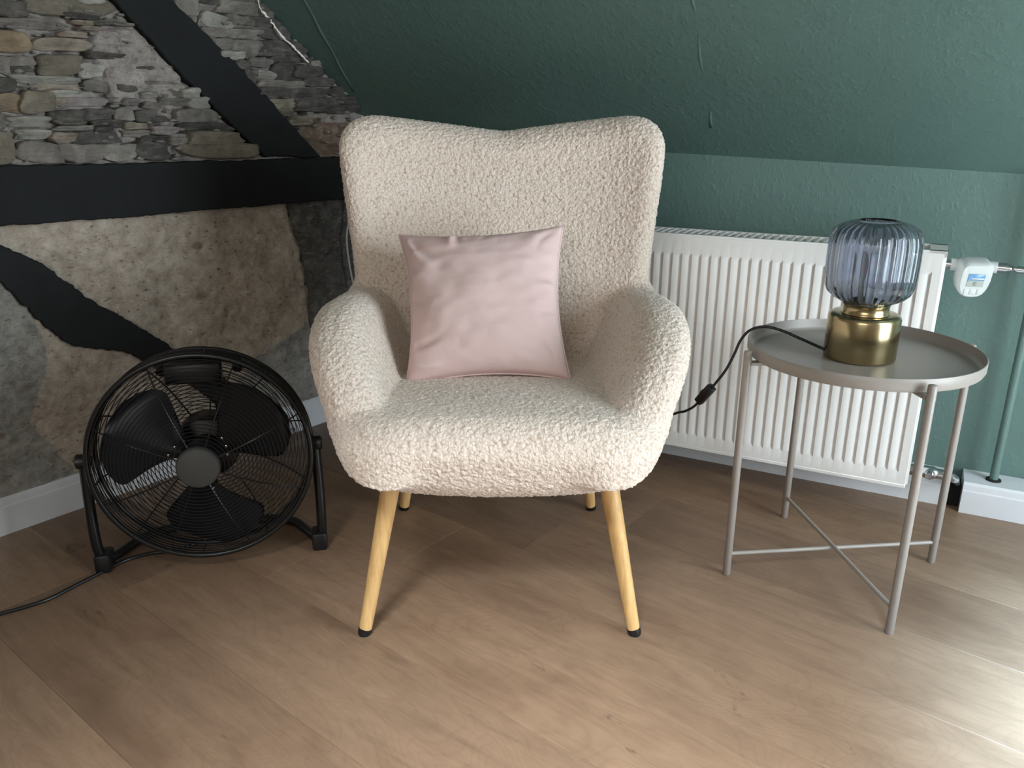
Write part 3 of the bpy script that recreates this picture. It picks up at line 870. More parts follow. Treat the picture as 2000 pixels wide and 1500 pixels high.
def surface_nets(fn, lo, hi, h):
    ax = [np.arange(lo[i], hi[i] + h, h) for i in range(3)]
    G = np.stack(np.meshgrid(*ax, indexing='ij'), -1)
    Vv = fn(G).astype(np.float32)
    s = Vv < 0
    nx, ny, nz = [len(a) - 1 for a in ax]
    cs = np.zeros((nx, ny, nz), np.int8)
    for d in np.ndindex(2, 2, 2): cs += s[d[0]:nx + d[0], d[1]:ny + d[1], d[2]:nz + d[2]]
    act = (cs > 0) & (cs < 8)
    I, J, K = np.nonzero(act)
    idx = np.full(act.shape, -1, np.int64); idx[I, J, K] = np.arange(len(I))
    acc = np.zeros((len(I), 3)); cnt = np.zeros(len(I))
    cor = list(np.ndindex(2, 2, 2))
    for a in cor:
        for b in cor:
            if sum(b) - sum(a) == 1 and all(y >= x for x, y in zip(a, b)):
                va, vb = Vv[I + a[0], J + a[1], K + a[2]], Vv[I + b[0], J + b[1], K + b[2]]
                m = (va < 0) != (vb < 0)
                t = np.where(m, va / np.where(m, va - vb, 1), 0)
                for c in range(3): acc[:, c] += np.where(m, a[c] + t * (b[c] - a[c]), 0)
                cnt += m
    p = np.stack([I, J, K], -1) + acc / cnt[:, None]
    p = np.array([a[0] for a in ax]) + p * h
    F = []
    for axis in range(3):
        sl0 = [slice(1, -1)] * 3; sl1 = [slice(1, -1)] * 3
        sl0[axis] = slice(0, -1); sl1[axis] = slice(1, None)
        a_, b_ = s[tuple(sl0)], s[tuple(sl1)]
        e = np.nonzero(a_ != b_)
        q = np.stack(e, -1) + np.array([0 if c == axis else 1 for c in range(3)])
        o1, o2 = (axis + 1) % 3, (axis + 2) % 3
        def cell(d1, d2):
            w = q.copy(); w[:, o1] -= d1; w[:, o2] -= d2
            return idx[w[:, 0], w[:, 1], w[:, 2]]
        f = np.stack([cell(1, 1), cell(0, 1), cell(0, 0), cell(1, 0)], -1)
        flip = ~a_[e]
        f[flip] = f[flip][:, ::-1]
        F.append(f)
    return p, np.concatenate(F)
def sd_grad(fn, p, e=5e-4):
    d0 = fn(p)
    g = np.stack([(fn(p + np.eye(3)[i] * e) - fn(p - np.eye(3)[i] * e)) / (2 * e) for i in range(3)], -1)
    return d0, g
def subdivide(v, f):
    e = np.sort(np.stack([f, np.roll(f, -1, 1)], -1).reshape(-1, 2), 1)
    key = e[:, 0] * (len(v) + 1) + e[:, 1]
    uq, first, inv = np.unique(key, return_index=True, return_inverse=True)
    em = v[e[first]].mean(1)
    n, m = len(v), len(uq)
    ei = n + inv.reshape(-1, 4)
    fi = n + m + np.arange(len(f))
    nv = np.concatenate([v, em, v[f].mean(1)])
    nf = np.concatenate([np.stack([f[:, i], ei[:, i], fi, ei[:, i - 1]], -1) for i in range(4)])
    return nv, nf
v, f = surface_nets(sd_chair, (CX - .42, 1.12, .26), (CX + .42, 1.96, .95), 0.0052)
v, f = subdivide(v, f)
for _ in range(2):
    d, g = sd_grad(sd_chair, v)
    v = v - g * (d / np.maximum((g ** 2).sum(-1), 0.2))[:, None]
d, g = sd_grad(sd_chair, v)
nrm = g / np.linalg.norm(g, axis=1)[:, None]
wp = v + np.stack([vnoise(v + o, 95) for o in (0., 3.3, 7.7)], -1) * 0.0035
wd = worley(wp, 150)
disp = 0.0036 * (0.55 - np.clip(wd, 0, 1.1)) + 0.0007 * vnoise(v, 300)
v = v + nrm * disp[:, None]
own = np.argmin(sd_chair(v[f].mean(1), True), -1)
side = (v[f].mean(1)[:, 0] > CX)
chair = thing('armchair', 'cream boucle wingback armchair with splayed beech legs', 'armchair', (CX, 1.47, 0))
def part_from(mask, name):
    q = f[mask]
    uq, inv = np.unique(q, return_inverse=True)
    return quads_obj(name, v[uq] - np.array([CX, 1.47, 0]), inv.reshape(-1, 4), M['boucle'], chair)
part_from(own == 0, 'seat')
part_from((own == 1) & ~side, 'armrest')
part_from((own == 1) & side, 'armrest')
part_from(own == 2, 'backrest')
for (ft, tp, rb, rt) in (((712, 1238), (-0.205, 1.300, .335), .0115, .0185), ((1239, 1238), (0.163, 1.300, .335), .0115, .0185),
                         ((789, 994), (-0.205, 1.665, .335), .0115, .0185), ((1154, 994), (0.150, 1.665, .335), .0115, .0185)):
    a = on_z(*ft, 0.0); a[2] = 0; b = np.array(tp)
    loc = np.array([CX, 1.47, 0])
    ax_ = (b - a) / np.linalg.norm(b - a)
    bm = bmesh.new()
    add_tube(bm, [a - loc + (b - a) * q for q in (0.035, 0.2, 0.5, 0.8, 1.0)], [rb + (rt - rb) * q for q in (0.035, .2, .5, .8, 1.0)], 24)
    lg = bm_obj('leg', bm, M['beech'], chair, angle=50)
    bm = bmesh.new()
    c0 = a - loc
    add_tube(bm, [c0, c0 + np.array([0, 0, .003]), c0 + ax_ * 0.012], [rb * .95, rb + .001, rb + .001], 20)
    bm_obj('foot_cap', bm, M['black_plastic'], lg, angle=50)

# ------------------------------------------------------------------ pink cushion
ctl, ctr = on_y(779, 458, 1.625), on_y(1100, 441, 1.625)
cbr, cbl = on_y(1115, 742, 1.452), on_y(793, 754, 1.446)
cen = (ctl + ctr + cbr + cbl) / 4
N = 90
aa = np.linspace(-1, 1, N)
A_, B_ = np.meshgrid(aa, aa)
a_, b_ = A_.ravel(), B_.ravel()
pin = 0.115
ua = a_ * (1 - pin * (1 - b_ ** 2) * np.abs(a_) ** 3) ; ub = b_ * (1 - pin * (1 - a_ ** 2) * np.abs(b_) ** 3)
w_ = [(1 - ua) * (1 + ub) / 4, (1 + ua) * (1 + ub) / 4, (1 + ua) * (1 - ub) / 4, (1 - ua) * (1 - ub) / 4]
base = sum(w[:, None] * c[None] for w, c in zip(w_, (ctl, ctr, cbr, cbl)))
nrm_c = np.cross(ctr - ctl, cbl - ctl); nrm_c /= np.linalg.norm(nrm_c)
if nrm_c[1] > 0: nrm_c = -nrm_c
prof = ((1 - a_ ** 2) * (1 - b_ ** 2))
th = 0.066 * np.clip(prof, 0, 1) ** 0.45
q3 = np.stack([a_, b_, np.zeros_like(a_)], -1)
def crease(x0, y0, ang, length, width, amp):
    dx, dy = a_ - x0, b_ - y0
    s_ = dx * math.cos(ang) + dy * math.sin(ang); n_ = -dx * math.sin(ang) + dy * math.cos(ang) + 0.06 * np.sin(s_ * 6)
    return amp * np.exp(-(n_ / width) ** 2) * np.clip(s_ / .08, 0, 1) * np.clip((length - s_) / (length * .7), 0, 1)
wr = 0.0045 * vnoise(q3 + 2, 2.6) + 0.0016 * vnoise(q3 * np.array([1, 1.6, 1]) + 5, 6.0)
for args in ((-.93, .95, -1.1, .75, .06, .008), (-.90, .9, -.75, .6, .05, -.006), (-.35, .98, -1.35, .30, .045, .009), (-.28, .98, -1.2, .26, .035, -.008),
             (.10, .98, -1.7, .22, .05, -.005), (.95, .95, -2.2, .5, .05, -.006), (-.95, -.55, .25, .6, .05, -.006), (-.98, -.75, -.2, .55, .05, .008),
             (.97, -.2, 3.5, .35, .05, -.006), (.97, -.55, 2.7, .4, .05, -.005), (.97, .1, 3.3, .3, .04, .004), (-.97, .1, -.3, .4, .05, -.004), (.9, -.9, 2.2, .5, .05, .005)):
    wr = wr + crease(*args)
edge = np.clip(prof * 6, 0, 1)
front = base + nrm_c * (th + wr * edge)[:, None]
back = base - nrm_c * (th * 0.8)[:, None]
idx_b = np.arange(N * N) + N * N
brd = (np.abs(a_) > 0.9999) | (np.abs(b_) > 0.9999)
idx_b[brd] = np.arange(N * N)[brd]
gi = np.arange(N * N).reshape(N, N)
qf = np.stack([gi[:-1, :-1], gi[:-1, 1:], gi[1:, 1:], gi[1:, :-1]], -1).reshape(-1, 4)
allv = np.concatenate([front, back])
qb = idx_b[qf][:, ::-1]
loc_c = np.array([cen[0], cen[1], cbl[2]])
cushion = thing('cushion', 'square dusty pink cotton cushion leaning in the armchair', 'cushion', loc_c)
uq, inv = np.unique(np.concatenate([qf, qb]), return_inverse=True)
quads_obj('cover', allv[uq] - loc_c, inv.reshape(-1, 4), M['pink'], cushion)
bm = bmesh.new()
ei = [gi[0, k] for k in range(N)] + [gi[k, -1] for k in range(1, N)] + [gi[-1, k] for k in range(N - 2, -1, -1)] + [gi[k, 0] for k in range(N - 2, 0, -1)]
add_tube(bm, [base[k] - loc_c for k in ei[::2]], 0.0022, 6, closed=True)
bm_obj('seam_edge', bm, M['pink'], cushion, True)

# ------------------------------------------------------------------ radiator
RT0, RT1, RZ0, RZ1, RF, RB = 0.56, 1.585, 0.089, 0.634, 0.138, 0.028
rad = thing('radiator', 'white ribbed panel radiator with top grille on the green wall', 'radiator', RW(1.07, 0.0, RZ0))
Rinv = Matrix.Translation(-Vector(RW(1.07, 0.0, RZ0)))
MR = Rinv @ Mr
def rad_part(name, fn, mat='radiator', angle=40, parent=None):
    bm = bmesh.new(); fn(bm)
    bmesh.ops.recalc_face_normals(bm, faces=bm.faces)
    return bm_obj(name, bm, M[mat], parent or rad, angle=angle)
def front_panel(bm):
    pitch, gw, dp = 0.02355, 0.0070, 0.0042
    g0 = 1.5587
    xs = [(RT0 + .006, 0)]
    gs = sorted(g0 - pitch * k for k in range(0, 43) if g0 - pitch * k > RT0 + 0.03)
    for g_ in gs:
        xs += [(g_ - gw / 2 - .0035, 0), (g_ - gw / 2 + .001, 1), (g_ + gw / 2 - .002, 1), (g_ + gw / 2 - .0002, 0)]
    xs.append((RT1 - .006, 0))
    zs = [(RZ0 + .004, 0), (RZ0 + .036, 0), (RZ0 + .043, 1), (RZ1 - .052, 1), (RZ1 - .045, 0), (RZ1 - .004, 0)]
    rows = [[bm.verts.new(MR @ Vector((t, RF - dp * a * b, z))) for (t, a) in xs] for (z, b) in zs]
    for A, B in zip(rows[:-1], rows[1:]):
        for k in range(len(xs) - 1): bm.faces.new((A[k], A[k + 1], B[k + 1], B[k]))
    # rolled edge back to the body
    per = rows[0] + [r_[-1] for r_ in rows[1:]] + list(reversed(rows[-1]))[1:] + [r_[0] for r_ in reversed(rows[1:-1])]
    cc = MR @ Vector(((RT0 + RT1) / 2, RF, (RZ0 + RZ1) / 2))
    back_ = []
    for w in per:
        dd = w.co - cc
        back_.append(bm.verts.new(w.co + Vector(P3(-NR * 0.012, 0)) ))
    for k in range(len(per)): bm.faces.new((per[k], per[(k + 1) % len(per)], back_[(k + 1) % len(per)], back_[k]))
rad_part('front_panel', front_panel)
rad_part('back_panel', lambda bm: add_box(bm, (RT0 + .006, RB, RZ0 + .01), (RT1 - .006, RB + .012, RZ1 - .012), .003, MR, 1))
for (a, b) in ((RT0, RT0 + .008), (RT1 - .008, RT1)):
    rad_part('side_panel', lambda bm: add_box(bm, (a, RB, RZ0 + .004), (b, RF - .004, RZ1), .002, MR, 1))
rad_part('convector', lambda bm: add_box(bm, (RT0 + .02, RB + .03, RZ0 + .03), (RT1 - .02, RF - .03, RZ1 - .14), 0, MR), 'rad_shade')
rad_part('bottom_rail', lambda bm: add_box(bm, (RT0 + .004, RF - .016, RZ0 - .004), (RT1 - .004, RF + .001, RZ0 + .006), .002, MR, 1))
grille = rad_part('top_grille', lambda bm: [add_box(bm, lo, hi, 0, MR) for lo, hi in
    (((RT0, RB, RZ1 - .010), (RT1, RB + .010, RZ1 + .001)), ((RT0, RF - .014, RZ1 - .012), (RT1, RF - .002, RZ1 + .001)),
     ((RT0, RB, RZ1 - .012), (RT0 + .03, RF - .002, RZ1 + .001)), ((RT1 - .034, RB, RZ1 - .012), (RT1, RF - .002, RZ1 + .001)))])
bm = bmesh.new(); add_box(bm, (-.0026, RB + .010, RZ1 - .010), (.0026, RF - .014, RZ1 + .0006), 0)
bar_me = bpy.data.meshes.new('grille_bar'); bm.to_mesh(bar_me); bm.free(); bar_me.materials.append(M['radiator'])
for k in range(52):
    t = RT1 - .034 - .0182 * (k + 1) + .004
    if t < RT0 + .04: break
    o = bpy.data.objects.new('grille_bar', bar_me); COL.objects.link(o); o.parent = grille
    o.matrix_local = MR @ Matrix.Translation((t, 0, 0))
for t in (0.75, 1.40):
    rad_part('wall_bracket', lambda bm: add_box(bm, (t - .015, WALL_OFF + .001, RZ0 + .2), (t + .015, RB, RZ0 + .42), .002, MR, 1), 'radiator')

# thermostat head on the upper valve
tc_ = on_right(1897, 541, 0.062); tt = right_t(tc_); zc = tc_[2]
thermo = thing('thermostat', 'white electronic thermostat head on the radiator valve', 'thermostat', RW(tt, 0.05, zc))
MT = Matrix.Translation(-Vector(RW(tt, 0.05, zc))) @ Mr @ Matrix.Translation((tt, 0.052, zc)) @ Matrix.Rotation(math.radians(-18), 4, 'Z') @ Matrix.Rotation(math.radians(-14), 4, 'X')
def th_part(name, fn, mat, parent=None, angle=45):
    bm = bmesh.new(); fn(bm)
    bmesh.ops.transform(bm, matrix=MT, verts=bm.verts)
    bmesh.ops.recalc_face_normals(bm, faces=bm.faces)
    return bm_obj(name, bm, M[mat], parent or thermo, angle=angle)
def th_body(bm):
    n = 40
    rings = []
    for (d, sc_) in ((-0.020, .90), (-0.012, 1.0), (0.016, 1.0), (0.024, .97), (0.0275, .90), (0.028, .5)):
        ring = []
        for k in range(n):
            th_ = 2 * math.pi * k / n
            cx, cz_ = math.cos(th_), math.sin(th_)
            p_ = 6.0 if cz_ > 0 else 3.0
            s_ = (abs(cx) ** p_ + abs(cz_) ** p_) ** (-1 / p_)
            hwx = 0.0325 * (1.0 - (0.14 * max(0, -cz_ * s_)))
            ring.append(bm.verts.new((cx * s_ * hwx * sc_, d, cz_ * s_ * 0.040 * sc_)))
        rings.append(ring)
    for A, B in zip(rings[:-1], rings[1:]):
        for k in range(n): bm.faces.new((A[k], A[(k + 1) % n], B[(k + 1) % n], B[k]))
    bm.faces.new(rings[0]); bm.faces.new(rings[-1])
tb = th_part('body', th_body, 'thermo')
th_part('display', lambda bm: add_box(bm, (-.017, .0275, -.012), (.017, .0287, .018), .0005, None, 1), 'lcd')
th_part('display_label', lambda bm: add_box(bm, (-.0165, .0286, .003), (.0165, .0291, .0175), .0004, None, 1), 'lcd_blue')
th_part('display_label', lambda bm: add_box(bm, (-.0085, .0290, .0050), (.016, .0293, .0085), .0002, None, 1), 'thermo')
def mark(bm):
    add_tube(bm, [(0.0035 * math.cos(a), .0289, -.0045 + .0042 * math.sin(a)) for a in np.linspace(0.6, 5.7, 14)], .0006, 5)
    add_tube(bm, [(0, .0289, -.001), (0, .0289, -.007)], .0005, 5)
th_part('display_symbol', mark, 'print_grey')
for (a, b) in ((-.018, -.008), (-.0065, .0065), (.008, .018)):
    th_part('button', lambda bm: add_box(bm, (a, .0268, -.031), (b, .0288, -.017), .001, None, 2), 'thermo')
def y_tube(a, b, r, seg=16):
    return lambda bm: add_tube(bm, [MR2 @ Vector(a), MR2 @ Vector(b)], r, seg)
MR2 = Matrix.Translation(-Vector(RW(tt, 0.05, zc))) @ Mr
zp = on_right(1850, 512, 0.05)[2] - 0.004
for nm, a, b, r, mt in (('valve_collar', (RT1 + .0005, .05, zp), (tt - .022, .05, zp), .0095, 'chrome'), ('adapter', (RT1 + .012, .05, zp), (tt - .018, .05, zp), .0135, 'thermo'),
                        ('valve_nut', (tt + .026, .05, zp), (tt + .046, .05, zp), .0125, 'thermo'), ('valve_nut', (tt + .044, .05, zp), (tt + .064, .05, zp), .0105, 'chrome'),
                        ('valve_nut', (tt + .062, .05, zp), (tt + .070, .05, zp), .0080, 'chrome')):
    bm = bmesh.new(); y_tube(a, b, r)(bm); bm_obj(nm, bm, M[mt], thermo, angle=40)
pipe = thing('supply_pipe', 'thin chrome pipe running sideways from the thermostat valve', 'pipe', RW(tt + .07, .05, zp))
bm = bmesh.new()
o0 = RW(tt + .07, .05, zp)
add_tube(bm, [p - o0 for p in catmull([RW(tt + .068, .05, zp), RW(tt + .14, .05, zp - .004), RW(tt + .40, .05, zp - .006), RW(ROOM_U - .01, .05, zp - .008)], 5)], .0055, 12)
bm_obj('tube', bm, M['chrome'], pipe, True)
bm = bmesh.new(); add_tube(bm, [RW(tt + .082, .05, zp - .001) - o0, RW(tt + .100, .05, zp - .002) - o0], .0078, 12)
bm_obj('olive_nut', bm, M['chrome'], pipe, angle=40)

# lower valve and its pipe into the floor
vz = on_right(1812, 922, 0.055)[2]
lv = thing('return_valve', 'chrome lower radiator valve with a curved pipe into the skirting gap', 'valve', RW(RT1, .055, vz))
o0 = RW(RT1, .055, vz)
def lv_part(name, pts_, r, seg=16, mat='chrome', angle=40):
    bm = bmesh.new(); add_tube(bm, [np.array(p) - o0 for p in pts_], r, seg); bm_obj(name, bm, M[mat], lv, angle=angle)
lv_part('union_nut', [RW(RT1 + .0005, .055, vz), RW(RT1 + .012, .055, vz)], .0135, 6)
lv_part('tail', [RW(RT1 + .010, .055, vz), RW(RT1 + .030, .055, vz)], .0085)
lv_part('valve_body', [RW(RT1 + .026, .055, vz), RW(RT1 + .034, .055, vz), RW(RT1 + .052, .055, vz), RW(RT1 + .062, .055, vz)], [.011, .0155, .0155, .010])
lv_part('lockshield', [RW(RT1 + .043, .055, vz), RW(RT1 + .043, .082, vz)], [.0105, .0085], 12)
lv_part('elbow_pipe', catmull([RW(RT1 + .058, .055, vz), RW(RT1 + .078, .050, vz - .003), RW(RT1 + .096, .030, vz - .016), RW(RT1 + .103, -.005, vz - .040), RW(RT1 + .104, -.03, .052)], 6), .0125, 16, angle=80)
# green painted heating pipe standing in the corner
pb, pt_ = on_right(1942, 930, -0.025), on_right(1988, 640, -0.025)
tpi = right_t(pb)
gp = thing('riser_pipe', 'dark green painted vertical pipe rising from the boxed skirting', 'pipe', RW(tpi, -0.028, 0.078))
bm = bmesh.new(); add_tube(bm, [(0, 0, -.005), (0, 0, 0.30), (0, 0, knee(tpi)[2] - 0.078 + 0.02)], .0095, 20)
bm_obj('tube', bm, M['green'], gp, angle=60)
bm = bmesh.new(); add_lathe(bm, [(.012, 0), (.017, 0), (.016, .003), (.012, .004)], 24)
bm_obj('floor_collar', bm, M['gap_shade_collar'], gp, angle=40)

# ------------------------------------------------------------------ side table
TX, TY, TR = 0.672, 1.475, 0.2262
table = thing('side_table', 'round taupe metal tray table with four slim legs', 'side table', (TX, TY, 0))
LTOP = 0.4835
rz_t = 0.488; rh = 0.026; r_t = 0.2115
bm = bmesh.new()
add_lathe(bm, [(0.001, rz_t - rh), (r_t - .012, rz_t - rh), (r_t - .003, rz_t - rh + .002), (r_t, rz_t - rh + .008), (r_t, rz_t - .001), (r_t - .0008, rz_t), (r_t - .0022, rz_t),
               (r_t - .003, rz_t - .002), (r_t - .003, rz_t - rh + .010), (r_t - .006, rz_t - rh + .0045), (r_t - .013, rz_t - rh + .003), (0.001, rz_t - rh + .003)], 96)
bm_obj('tray', bm, M['taupe'], table, angle=50)
angs = [-3.035 + k * math.pi / 2 for k in range(4)]
for k, a in enumerate(angs):
    x, y = TR * math.cos(a), TR * math.sin(a)
    bm = bmesh.new()
    add_tube(bm, [(x, y, 0), (x, y, .001), (x, y, LTOP - .003), (x, y, LTOP - .001), (x, y, LTOP)], [.0068, .0078, .0078, .0070, .0045], 20)
    lg = bm_obj('leg', bm, M['taupe'], table, angle=50)
    bm = bmesh.new()
    d_ = Vector((math.cos(a), math.sin(a), 0))
    Mb = Matrix.Rotation(a, 4, 'Z')
    add_box(bm, (0.135, -.009, rz_t - rh - .0065), (TR - .004, .009, rz_t - rh - .0005), .001, Mb, 1)
    bm_obj('tray_bracket', bm, M['taupe'], lg)
for k in (0, 1):
    a = angs[k]
    z = 0.048 + 0.0045 * k
    bm = bmesh.new()
    add_tube(bm, [(TR * math.cos(a), TR * math.sin(a), z), (-TR * math.cos(a), -TR * math.sin(a), z)], .0042, 12)
    bm_obj('crossbar', bm, M['taupe'], table, angle=60)

# ------------------------------------------------------------------ table lamp
tz = rz_t - rh + .003
lp = on_z(1677, 697, tz)
lamp = thing('table_lamp', 'table lamp with smoky ribbed glass shade on a brushed brass base', 'lamp', (lp[0], lp[1], tz))
bm = bmesh.new()
BR, BH = 0.0650, 0.088
add_lathe(bm, [(0.001, 0), (BR - .004, 0), (BR - .001, .0015), (BR, .004), (BR, BH - .010), (BR - .0015, BH - .0045), (BR - .006, BH - .001), (BR - .012, BH), (0.001, BH)], 96)
bm_obj('base', bm, M['brass'], lamp, angle=60)
bm = bmesh.new()
add_lathe(bm, [(0.001, BH - .001), (.0435, BH - .001), (.043, BH + .002), (.0415, BH + .004), (.0415, BH + .014), (.043, BH + .017), (.042, BH + .0185), (0.001, BH + .0185)], 80)
bm_obj('collar', bm, M['brass'], lamp, angle=50)
S0 = BH + .0185
NRIB = 34
def rib_in(a, r, h): return 1.0
def rib_out(a, r, h): return 1.0 + 0.034 * abs(math.sin(a * NRIB / 2)) * min(1, r / 0.05)
outer = [(.043, 0), (.054, .004), (.070, .012), (.081, .022), (.0862, .034), (.0880, .046), (.0890, .065), (.0895, .085), (.0895, .105), (.0890, .122), (.0865, .136), (.080, .1475), (.068, .1555), (.053, .1612), (.036, .164), (.0355, .1642)]
outer = [(r * 0.875, h * 0.935) for r, h in outer]
prof_ = [(r, S0 + h) for r, h in outer]
inner = [(max(r - .0035, .03), S0 + min(max(h, .003), .1500)) for r, h in reversed(outer[:-1])]
bm = bmesh.new()
seg = NRIB * 8
rings = []
_np = len(prof_)
for _q, (r, h) in enumerate(prof_ + inner):
    rib = rib_out if _q < _np else rib_in
    rings.append([bm.verts.new((r * rib(2 * math.pi * k / seg, r, h) * math.cos(2 * math.pi * k / seg), r * rib(2 * math.pi * k / seg, r, h) * math.sin(2 * math.pi * k / seg), h)) for k in range(seg)])
for A, B in zip(rings, rings[1:] + rings[:1]):
    for k in range(seg): bm.faces.new((A[k], A[(k + 1) % seg], B[(k + 1) % seg], B[k]))
bmesh.ops.recalc_face_normals(bm, faces=bm.faces)
bm_obj('glass_shade', bm, M['smoke_glass'], lamp, True)
bm = bmesh.new()
add_lathe(bm, [(.001, S0), (.019, S0), (.019, S0 + .028), (.0165, S0 + .031), (.001, S0 + .031)], 32)
bm_obj('lamp_holder', bm, M['thermo'], lamp, angle=40)
bm = bmesh.new()
add_lathe(bm, [(.001, S0 + .028), (.013, S0 + .030), (.017, S0 + .040), (.0215, S0 + .058), (.0225, S0 + .070), (.021, S0 + .080), (.016, S0 + .089), (.008, S0 + .094), (.001, S0 + .095)], 32)
bm_obj('bulb', bm, M['bulb'], lamp, True)
# flex with inline switch
def cable_pts():
    out = [np.array([lp[0] - BR + .002, lp[1] + .008, tz + .012])]
    for (px_, py_, y_) in ((1560, 660, 1.520), (1525, 645, 1.535), (1492, 638, 1.545), (1465, 645, 1.555), (1447, 664, 1.565), (1434, 692, 1.575), (1418, 722, 1.585), (1398, 748, 1.60), (1388, 760, 1.605)):
        out.append(on_y(px_, py_, y_))
    return out
up_pts = catmull(cable_pts(), 6)
dn_pts = catmull([on_y(1368, 781, 1.625), on_y(1355, 794, 1.64), on_y(1338, 803, 1.66), on_y(1318, 808, 1.70), np.array([0.33, 1.78, .20]), np.array([.30, 1.86, .06]), np.array([.27, 1.93, .006]), np.array([.05, 2.08, .006]), np.array([-.15, 2.15, .006])], 6)
lo_ = np.array([lp[0], lp[1], tz])
for pts_ in (up_pts, dn_pts):
    bm = bmesh.new(); add_tube(bm, [p - lo_ for p in pts_], .0029, 8)
    bm_obj('power_cord', bm, M['black_plastic'], lamp, True)
sa, sb = on_y(1391, 755, 1.603), on_y(1364, 785, 1.628)
bm = bmesh.new()
dv = Vector(sb - sa); ln = dv.length
Ms = Matrix.Translation(Vector((sa + sb) / 2 - lo_)) @ dv.to_track_quat('X', 'Z').to_matrix().to_4x4()
add_box(bm, (-ln / 2, -.0085, -.0095), (ln / 2, .0085, .0095), .0035, Ms, 2)
sw = bm_obj('inline_switch', bm, M['black_plastic'], lamp, angle=50)
bm = bmesh.new(); add_box(bm, (-.006, -.005, .008), (.006, .005, .0112), .001, Ms, 1)
bm_obj('rocker', bm, M['black_plastic'], sw)

# ------------------------------------------------------------------ floor fan
fL, fR = on_z(208, 1110), on_z(626, 1066)
fc = (fL + fR) / 2
fan_rot = math.atan2(fR[1] - fL[1], fR[0] - fL[0])
fan = thing('floor_fan', 'black floor fan with round wire guard and three wide blades', 'fan', (fc[0], fc[1], 0), fan_rot)
FZ, FRAD = 0.246, 0.2135
FXO = 0.005
TILT = Matrix.Translation((FXO, 0, FZ)) @ Matrix.Rotation(math.radians(-3), 4, 'X')
def fan_part(name, fn, mat, parent=None, angle=45, tilt=True):
    bm = bmesh.new(); fn(bm)
    if tilt: bmesh.ops.transform(bm, matrix=TILT, verts=bm.verts)
    return bm_obj(name, bm, M[mat], parent or fan, angle=angle)
def ringpts(r, y, n=72): return [(r * math.cos(2 * math.pi * k / n), y, r * math.sin(2 * math.pi * k / n)) for k in range(n)]
def y_front(r): return -0.088 + 0.046 * max(0, (r - 0.045) / (FRAD - 0.045)) ** 2.6
def y_back(r): return 0.080 - 0.060 * max(0, (r - 0.06) / (FRAD - 0.06)) ** 3.0
guard = fan_part('front_guard', lambda bm: add_tube(bm, ringpts(FRAD, -0.040), .0058, 10, True), 'black_metal')
def wires(bm):
    for r in np.linspace(0.050, FRAD - .007, 22): add_tube(bm, ringpts(r, y_front(r)), .00095, 5, True)
fan_part('guard_wires', wires, 'black_metal', guard)
for k in range(8):
    a = math.radians(22.5 + 45 * k)
    fan_part('guard_spoke', lambda bm: add_tube(bm, [(r * math.cos(a), y_front(r) + .0022, r * math.sin(a)) for r in np.linspace(.038, FRAD, 12)], .0015, 6), 'black_metal', guard)
rear = fan_part('rear_guard', lambda bm: add_tube(bm, ringpts(FRAD, 0.020), .0048, 10, True), 'black_metal')
def wires_b(bm):
    for r in np.linspace(0.066, FRAD - .006, 19): add_tube(bm, ringpts(r, y_back(r)), .00095, 5, True)
    for q in np.linspace(-.030, .012, 5): add_tube(bm, ringpts(FRAD + .001, q), .0012, 5, True)
fan_part('guard_wires', wires_b, 'black_metal', rear)
for k in range(10):
    a = math.radians(36 * k + 12)
    fan_part('guard_spoke', lambda bm: add_tube(bm, [(r * math.cos(a), y_back(r) - .0022, r * math.sin(a)) for r in np.linspace(.055, FRAD, 12)], .0017, 6), 'black_metal', rear)
for k in range(10):
    a = math.radians(36 * k + 12)
    fan_part('guard_clip', lambda bm: add_tube(bm, [(FRAD * math.cos(a), -.040, FRAD * math.sin(a)), (FRAD * math.cos(a), .020, FRAD * math.sin(a))], .0022, 6), 'black_metal', rear)
fan_part('motor', lambda bm: add_lathe(bm, [(.001, -.03), (.030, -.03), (.034, -.02), (.034, .015), (.062, .020), (.066, .030), (.066, .085), (.058, .100), (.001, .102)], 40, axis='Y'), 'black_plastic')
fan_part('hub_cap', lambda bm: add_lathe(bm, [(.001, -.0995), (.036, -.0990), (.0405, -.0960), (.042, -.0900), (.042, -.0860), (.001, -.0860)], 56, axis='Y'), 'hub')
bl_me = None
blade_obj = fan_part('blade_hub', lambda bm: add_lathe(bm, [(.001, -.062), (.034, -.062), (.040, -.055), (.040, -.035), (.001, -.033)], 40, axis='Y'), 'blade')
